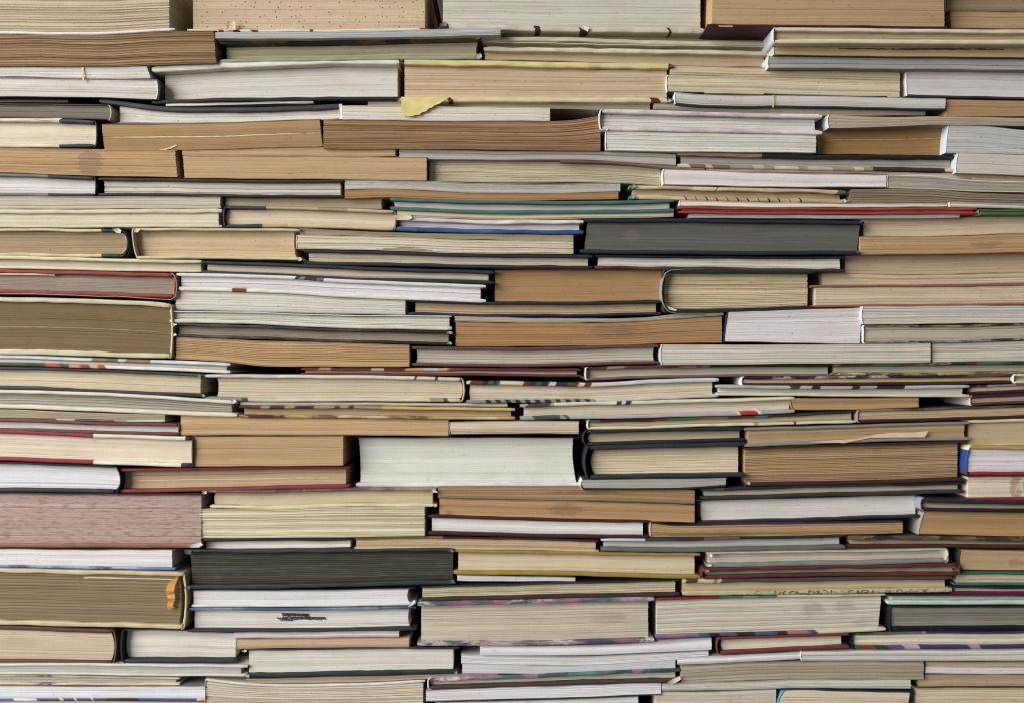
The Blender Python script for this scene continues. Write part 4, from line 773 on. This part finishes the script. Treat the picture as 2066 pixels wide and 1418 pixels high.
torn('r3f', 'torn_flap', (218,196,118), [(811,200),(811,237),(818,236),(824,238.5),(833,238),(841,235.5),(846,236),(853,230),(861,228),(866,222.5),(873,220.5),(879,215),(887,213.5),(897,207),(909,200)], -11, 3)
torn('r6i', 'torn_flap', (208,188,150), [(795,436),(812,434),(828,435),(833,441),(826,445),(800,445)], -3, 2)
torn('top2', 'torn_flap', (200,170,136), [(458,62),(459,44),(463,44),(466,48),(471,42),(475,47),(476,62)], 0, 2)
torn('top3', 'torn_flap', (206,196,172), [(1166,56),(1170,50),(1178,53),(1188,58),(1186,66),(1180,62)], -2, 2)
torn('top4', 'label', (170,140,130), [(1450,52.0),(1478,52.5),(1478,55.6),(1450,55.0)], -1, 0, parent=BOOKS['top4']['boards'][1])
torn('q6', 'tape_strip', (214,184,150), [(1630,891),(1664,892),(1690,892),(1702,893),(1726,887),(1772,877),(1820,874),(1864,881),(1871,868),(1860,871),(1800,872),(1770,875),(1722,886),(1690,889)], -1.5, 3)
torn('s23', 'loose_leaf', (206,190,160), [(168,1164),(180,1163.5),(260,1166),(345,1168),(345,1170),(260,1168),(180,1166.8),(168,1167)], 4, 0)
torn('m11', 'loose_leaf', (206,178,146), [(-20,552),(60,551),(108,554),(110,556.5),(60,555),(-20,554.5)], 2, 0)
torn('r5a', 'loose_leaf', (204,176,132), [(318,302.2),(340,298),(354,292.5),(357,294.5),(344,300.5),(330,303.5)], 1, 1)
torn('m13', 'torn_flap', (200,186,150), [(228,463),(240,461.5),(246,466),(243,472),(234,470)], -1, 2)
torn('q18', 'torn_flap', (196,186,178), [(381,1099),(392,1096),(406,1092),(411,1097),(402,1103),(386,1103)], -2, 3)
torn('r2c', 'torn_flap', (150,150,124), [(958,112),(970,109),(973,116),(966,121),(956,119)], -2, 2)
torn('r4g', 'torn_flap', (206,196,168), [(118,239),(126,240),(119,243.5),(80,243),(62,240)], -1, 1)
torn('s25', 'torn_flap', (214,210,204), [(825,1217),(836,1208),(838,1212),(832,1220),(824,1222)], -2, 2)
torn('m9', 'torn_flap', (196,196,184), [(1346,618),(1356,622),(1366,626),(1362,628),(1350,625)], -1, 1)
torn('n15', 'torn_flap', (210,204,186), [(466,806),(474,804),(478,809),(470,814)], -2, 2)
torn('q10', 'torn_flap', (200,176,150), [(2048,996),(2056,975),(2066,970),(2066,990),(2058,1000)], 2.5, 1)
torn('s20', 'torn_flap', (206,196,176), [(1346,1374),(1358,1368),(1370,1362),(1373,1368),(1362,1376),(1352,1379)], -2, 3)
torn('q31', 'torn_flap', (208,202,180), [(1894,1110),(1908,1106),(1912,1116),(1906,1130),(1898,1120)], -2, 2)
torn('r4b', 'loose_leaf', (212,208,200), [(684,211),(690,210.5),(690,241),(685,241)], -0.5, 1)

def fray(key, x, y, r, rgb, seed, dd=-1.5):
    """broken corner of a cloth board: a ragged tuft of threads and paper"""
    g = random.Random(seed)
    pts = []
    n = 11
    for i in range(n):
        a = 2 * math.pi * i / n
        rr = r * g.uniform(0.45, 1.15)
        pts.append((x + rr * 1.3 * math.cos(a), y + rr * 0.8 * math.sin(a)))
    torn(key, 'frayed_corner', rgb, pts, dd, 2.0, 2.2)
for i, (key, x, y, r, c) in enumerate([
        ('q23', 380, 1112, 6, (70,84,84)), ('q23', 910, 1110, 5, (90,96,92)), ('q23', 380, 1184, 6, (84,92,88)), ('q23', 912, 1172, 6, (80,92,94)),
        ('r6n', 1278, 377, 6, (110,150,134)), ('r6n', 1275, 399, 5, (116,152,136)), ('r6n', 1702, 406, 5, (190,176,140)),
        ('r3f', 808, 123, 4, (104,40,34)), ('r3f', 1352, 133, 5, (110,44,40)), ('r3f', 806, 203, 4, (150,110,100)), ('r3f', 1350, 205, 4, (190,170,150)),
        ('r2d', 1546, 90, 4, (200,190,160)), ('r2e', 1547, 110, 5, (206,196,170)), ('top3', 896, 51, 6, (120,100,90)), ('r2c', 962, 77, 5, (140,136,110)),
        ('q32', 1424, 1150, 5, (140,96,90)), ('q32', 1928, 1147, 7, (110,50,52)), ('n3', 352, 656, 4, (206,202,190)), ('n3', 906, 671, 5, (150,140,126)), ('n3', 352, 676, 4, (190,180,160)),
        ('n3', 906, 692, 5, (140,130,116)), ('s28', 494, 1312, 4, (190,190,184)), ('s28', 498, 1362, 5, (150,156,150)), ('s28', 920, 1356, 4, (130,132,126)), ('q31', 1432, 1119, 5, (216,212,196)), ('q31', 1430, 1140, 4, (214,216,214)),
        ('m1', 1736, 449, 4, (60,66,96)), ('m1', 1730, 510, 4, (54,62,110)), ('q7', 1509, 974, 4, (180,160,130)), ('n14', 402, 757, 4, (110,110,100)), ('n14', 410, 797, 4, (120,120,112)), ('m14', 604, 523, 5, (196,178,138)),
        ('m14', 277, 465, 6, (206,192,154)), ('r4h', 1222, 262, 4, (210,196,190)), ('q19', 414, 993, 5, (190,176,160)), ('q19', 876, 990, 6, (196,184,160)), ('q19', 878, 1019, 4, (200,186,164)), ('r5g', 1926, 344, 4, (200,190,176))]):
    fray(key, x, y, r, c, i + 5)

def hanging_ribbon(key, name, rgb, pts, wd, dd, th=0.8):
    """flat strip following a centre line [(x, y, out)]"""
    root, d, dref = at(key, dd)
    V, UV, F = [], [], []
    n = len(pts)
    for i, (x, y, o_) in enumerate(pts):
        ww = wd[i] if isinstance(wd, list) else wd
        a, c = pts[max(0, i - 1)], pts[min(n - 1, i + 1)]
        tx, ty = c[0] - a[0], c[1] - a[1]
        l = math.hypot(tx, ty) or 1
        nx, ny = -ty / l * ww * 0.5, tx / l * ww * 0.5
        for sx, od in ((-1, 0), (1, 0), (1, th), (-1, th)):
            V.append(W(x + nx * sx, d - o_ + od, y + ny * sx, dref)); UV.append((x * 3 + sx * 3, y * 3))
    for i in range(n - 1):
        for q in range(4):
            r = (q + 1) % 4
            F.append((i * 4 + q, i * 4 + r, i * 4 + 4 + r, i * 4 + 4 + q))
    F.append((0, 1, 2, 3)); F.append((n * 4 - 4, n * 4 - 3, n * 4 - 2, n * 4 - 1))
    return link_mesh(name, V, F, UV, plain(rgb, 0.6), root)
hanging_ribbon('s23', 'ribbon_marker', (206,138,48), [(357,1166,0),(350,1172,2),(346,1180,5),(344,1190,7),(345,1199,4),(347,1206,6),(344.5,1214,3),(343,1221,4),(345,1227,3)], [4,11,15,17,16,14,12,12,13], 3)
hanging_ribbon('r3a', 'thread_marker', (196,184,120), [(168,137,1),(168.5,147,2),(169,157,2),(170,165,2)], 3.2, -1)
hanging_ribbon('r4j', 'thread_marker', (184,180,116), [(1560,193,1),(1561,202,1),(1560,210,1),(1559,218,1)], 3.0, -1)

# ink scribble on the white pages: short overlapping pen strokes
root, d, dref = at('s25', 0)
d += BOOKS['s25']['oh'] - 1.6
g = random.Random(4)
V, UV, F = [], [], []
def stroke(x0, y0, x1, y1, wd):
    l = math.hypot(x1 - x0, y1 - y0) or 1
    nx, ny = -(y1 - y0) / l * wd / 2, (x1 - x0) / l * wd / 2
    o_ = len(V)
    jit = g.uniform(0, 0.3)
    for dd in (d - jit, d - jit + 1.4):
        for x, y in ((x0 + nx, y0 + ny), (x0 - nx, y0 - ny), (x1 - nx, y1 - ny), (x1 + nx, y1 + ny)):
            V.append(W(x, dd, y, dref)); UV.append((x, y))
    F.extend([(o_, o_+1, o_+2, o_+3), (o_+4, o_+7, o_+6, o_+5)] + [(o_+a, o_+4+a, o_+4+(a+1) % 4, o_+(a+1) % 4) for a in range(4)])
def scrawl(x0, x1, yc, hgt, n):
    px, py = x0, yc
    for i in range(n):
        x = x0 + (x1 - x0) * (i + 1) / n + g.uniform(-1.2, 1.2)
        y = yc + hgt * (0.5 if i % 2 else -0.5) * g.uniform(0.5, 1.1)
        stroke(px, py, x, y, g.uniform(0.6, 1.1))
        px, py = x, y
scrawl(566, 622, 1242.5, 6.5, 24)
scrawl(556, 655, 1249.5, 6.5, 40)
stroke(565, 1239.5, 620, 1240.5, 1.3); stroke(562, 1252.5, 588, 1253.5, 1.6); stroke(572, 1246.5, 650, 1247.5, 1.4)
link_mesh('ink_scribble', V, F, UV, plain((26,26,34), 0.5), BOOKS['s25']['blk'])

# scrolls drawn along the cream-green board
root, d, dref = at('q33', -0.4)
V, UV, F = [], [], []
g = random.Random(9)
def board_y(x):
    return float(curve([(1378,1202),(1650,1198),(1921,1194)], np.array([x]))[0]) - 4.6
x = 1478.0
while x < 1900:
    yc = board_y(x)
    r = g.uniform(2.4, 3.6)
    px = py = None
    a0, sw = g.uniform(0, 6.28), g.choice([-1, 1]) * g.uniform(2.6, 4.6)
    for i in range(8):
        a = a0 + sw * i / 7
        qx, qy = x + i * 1.1 + r * math.cos(a), yc + min(3.4, r) * math.sin(a)
        if px is not None: stroke(px, py, qx, qy, 0.9)
        px, py = qx, qy
    x += g.uniform(6, 17)
link_mesh('scroll_ornament', V, F, UV, plain((44,46,36), 0.6), BOOKS['q33']['boards'][1])

# loose dust jackets: thin paper standing just off the boards
hanging_ribbon('m9', 'dust_jacket', (132,146,142), [(1420,543.6,0),(1380,543.8,0.5),(1354,545.5,1),(1343,551,1),(1338,562,1),(1335,576,1),(1334.5,592,1),(1336,608,1),(1341,621,1),(1350,630,1),(1366,632.8,0.5),(1420,632.6,0)], [0.6,0.8,1.2,1.8,2.2,2.0,1.2,1.0,1.0,1.0,0.9,0.6], -1.5, th=60)
hanging_ribbon('m11', 'dust_jacket', (176,150,130), [(-20,592.8,0),(70,593.6,0.5),(150,596.2,1),(200,598.6,1),(236,598.4,1),(282,601.6,1),(326,604.4,1),(345,605,1),(355,599,1),(357,584,1),(356,566,1),(352,556,1),(346,551.5,0)], 1.0, -1.5, th=50)
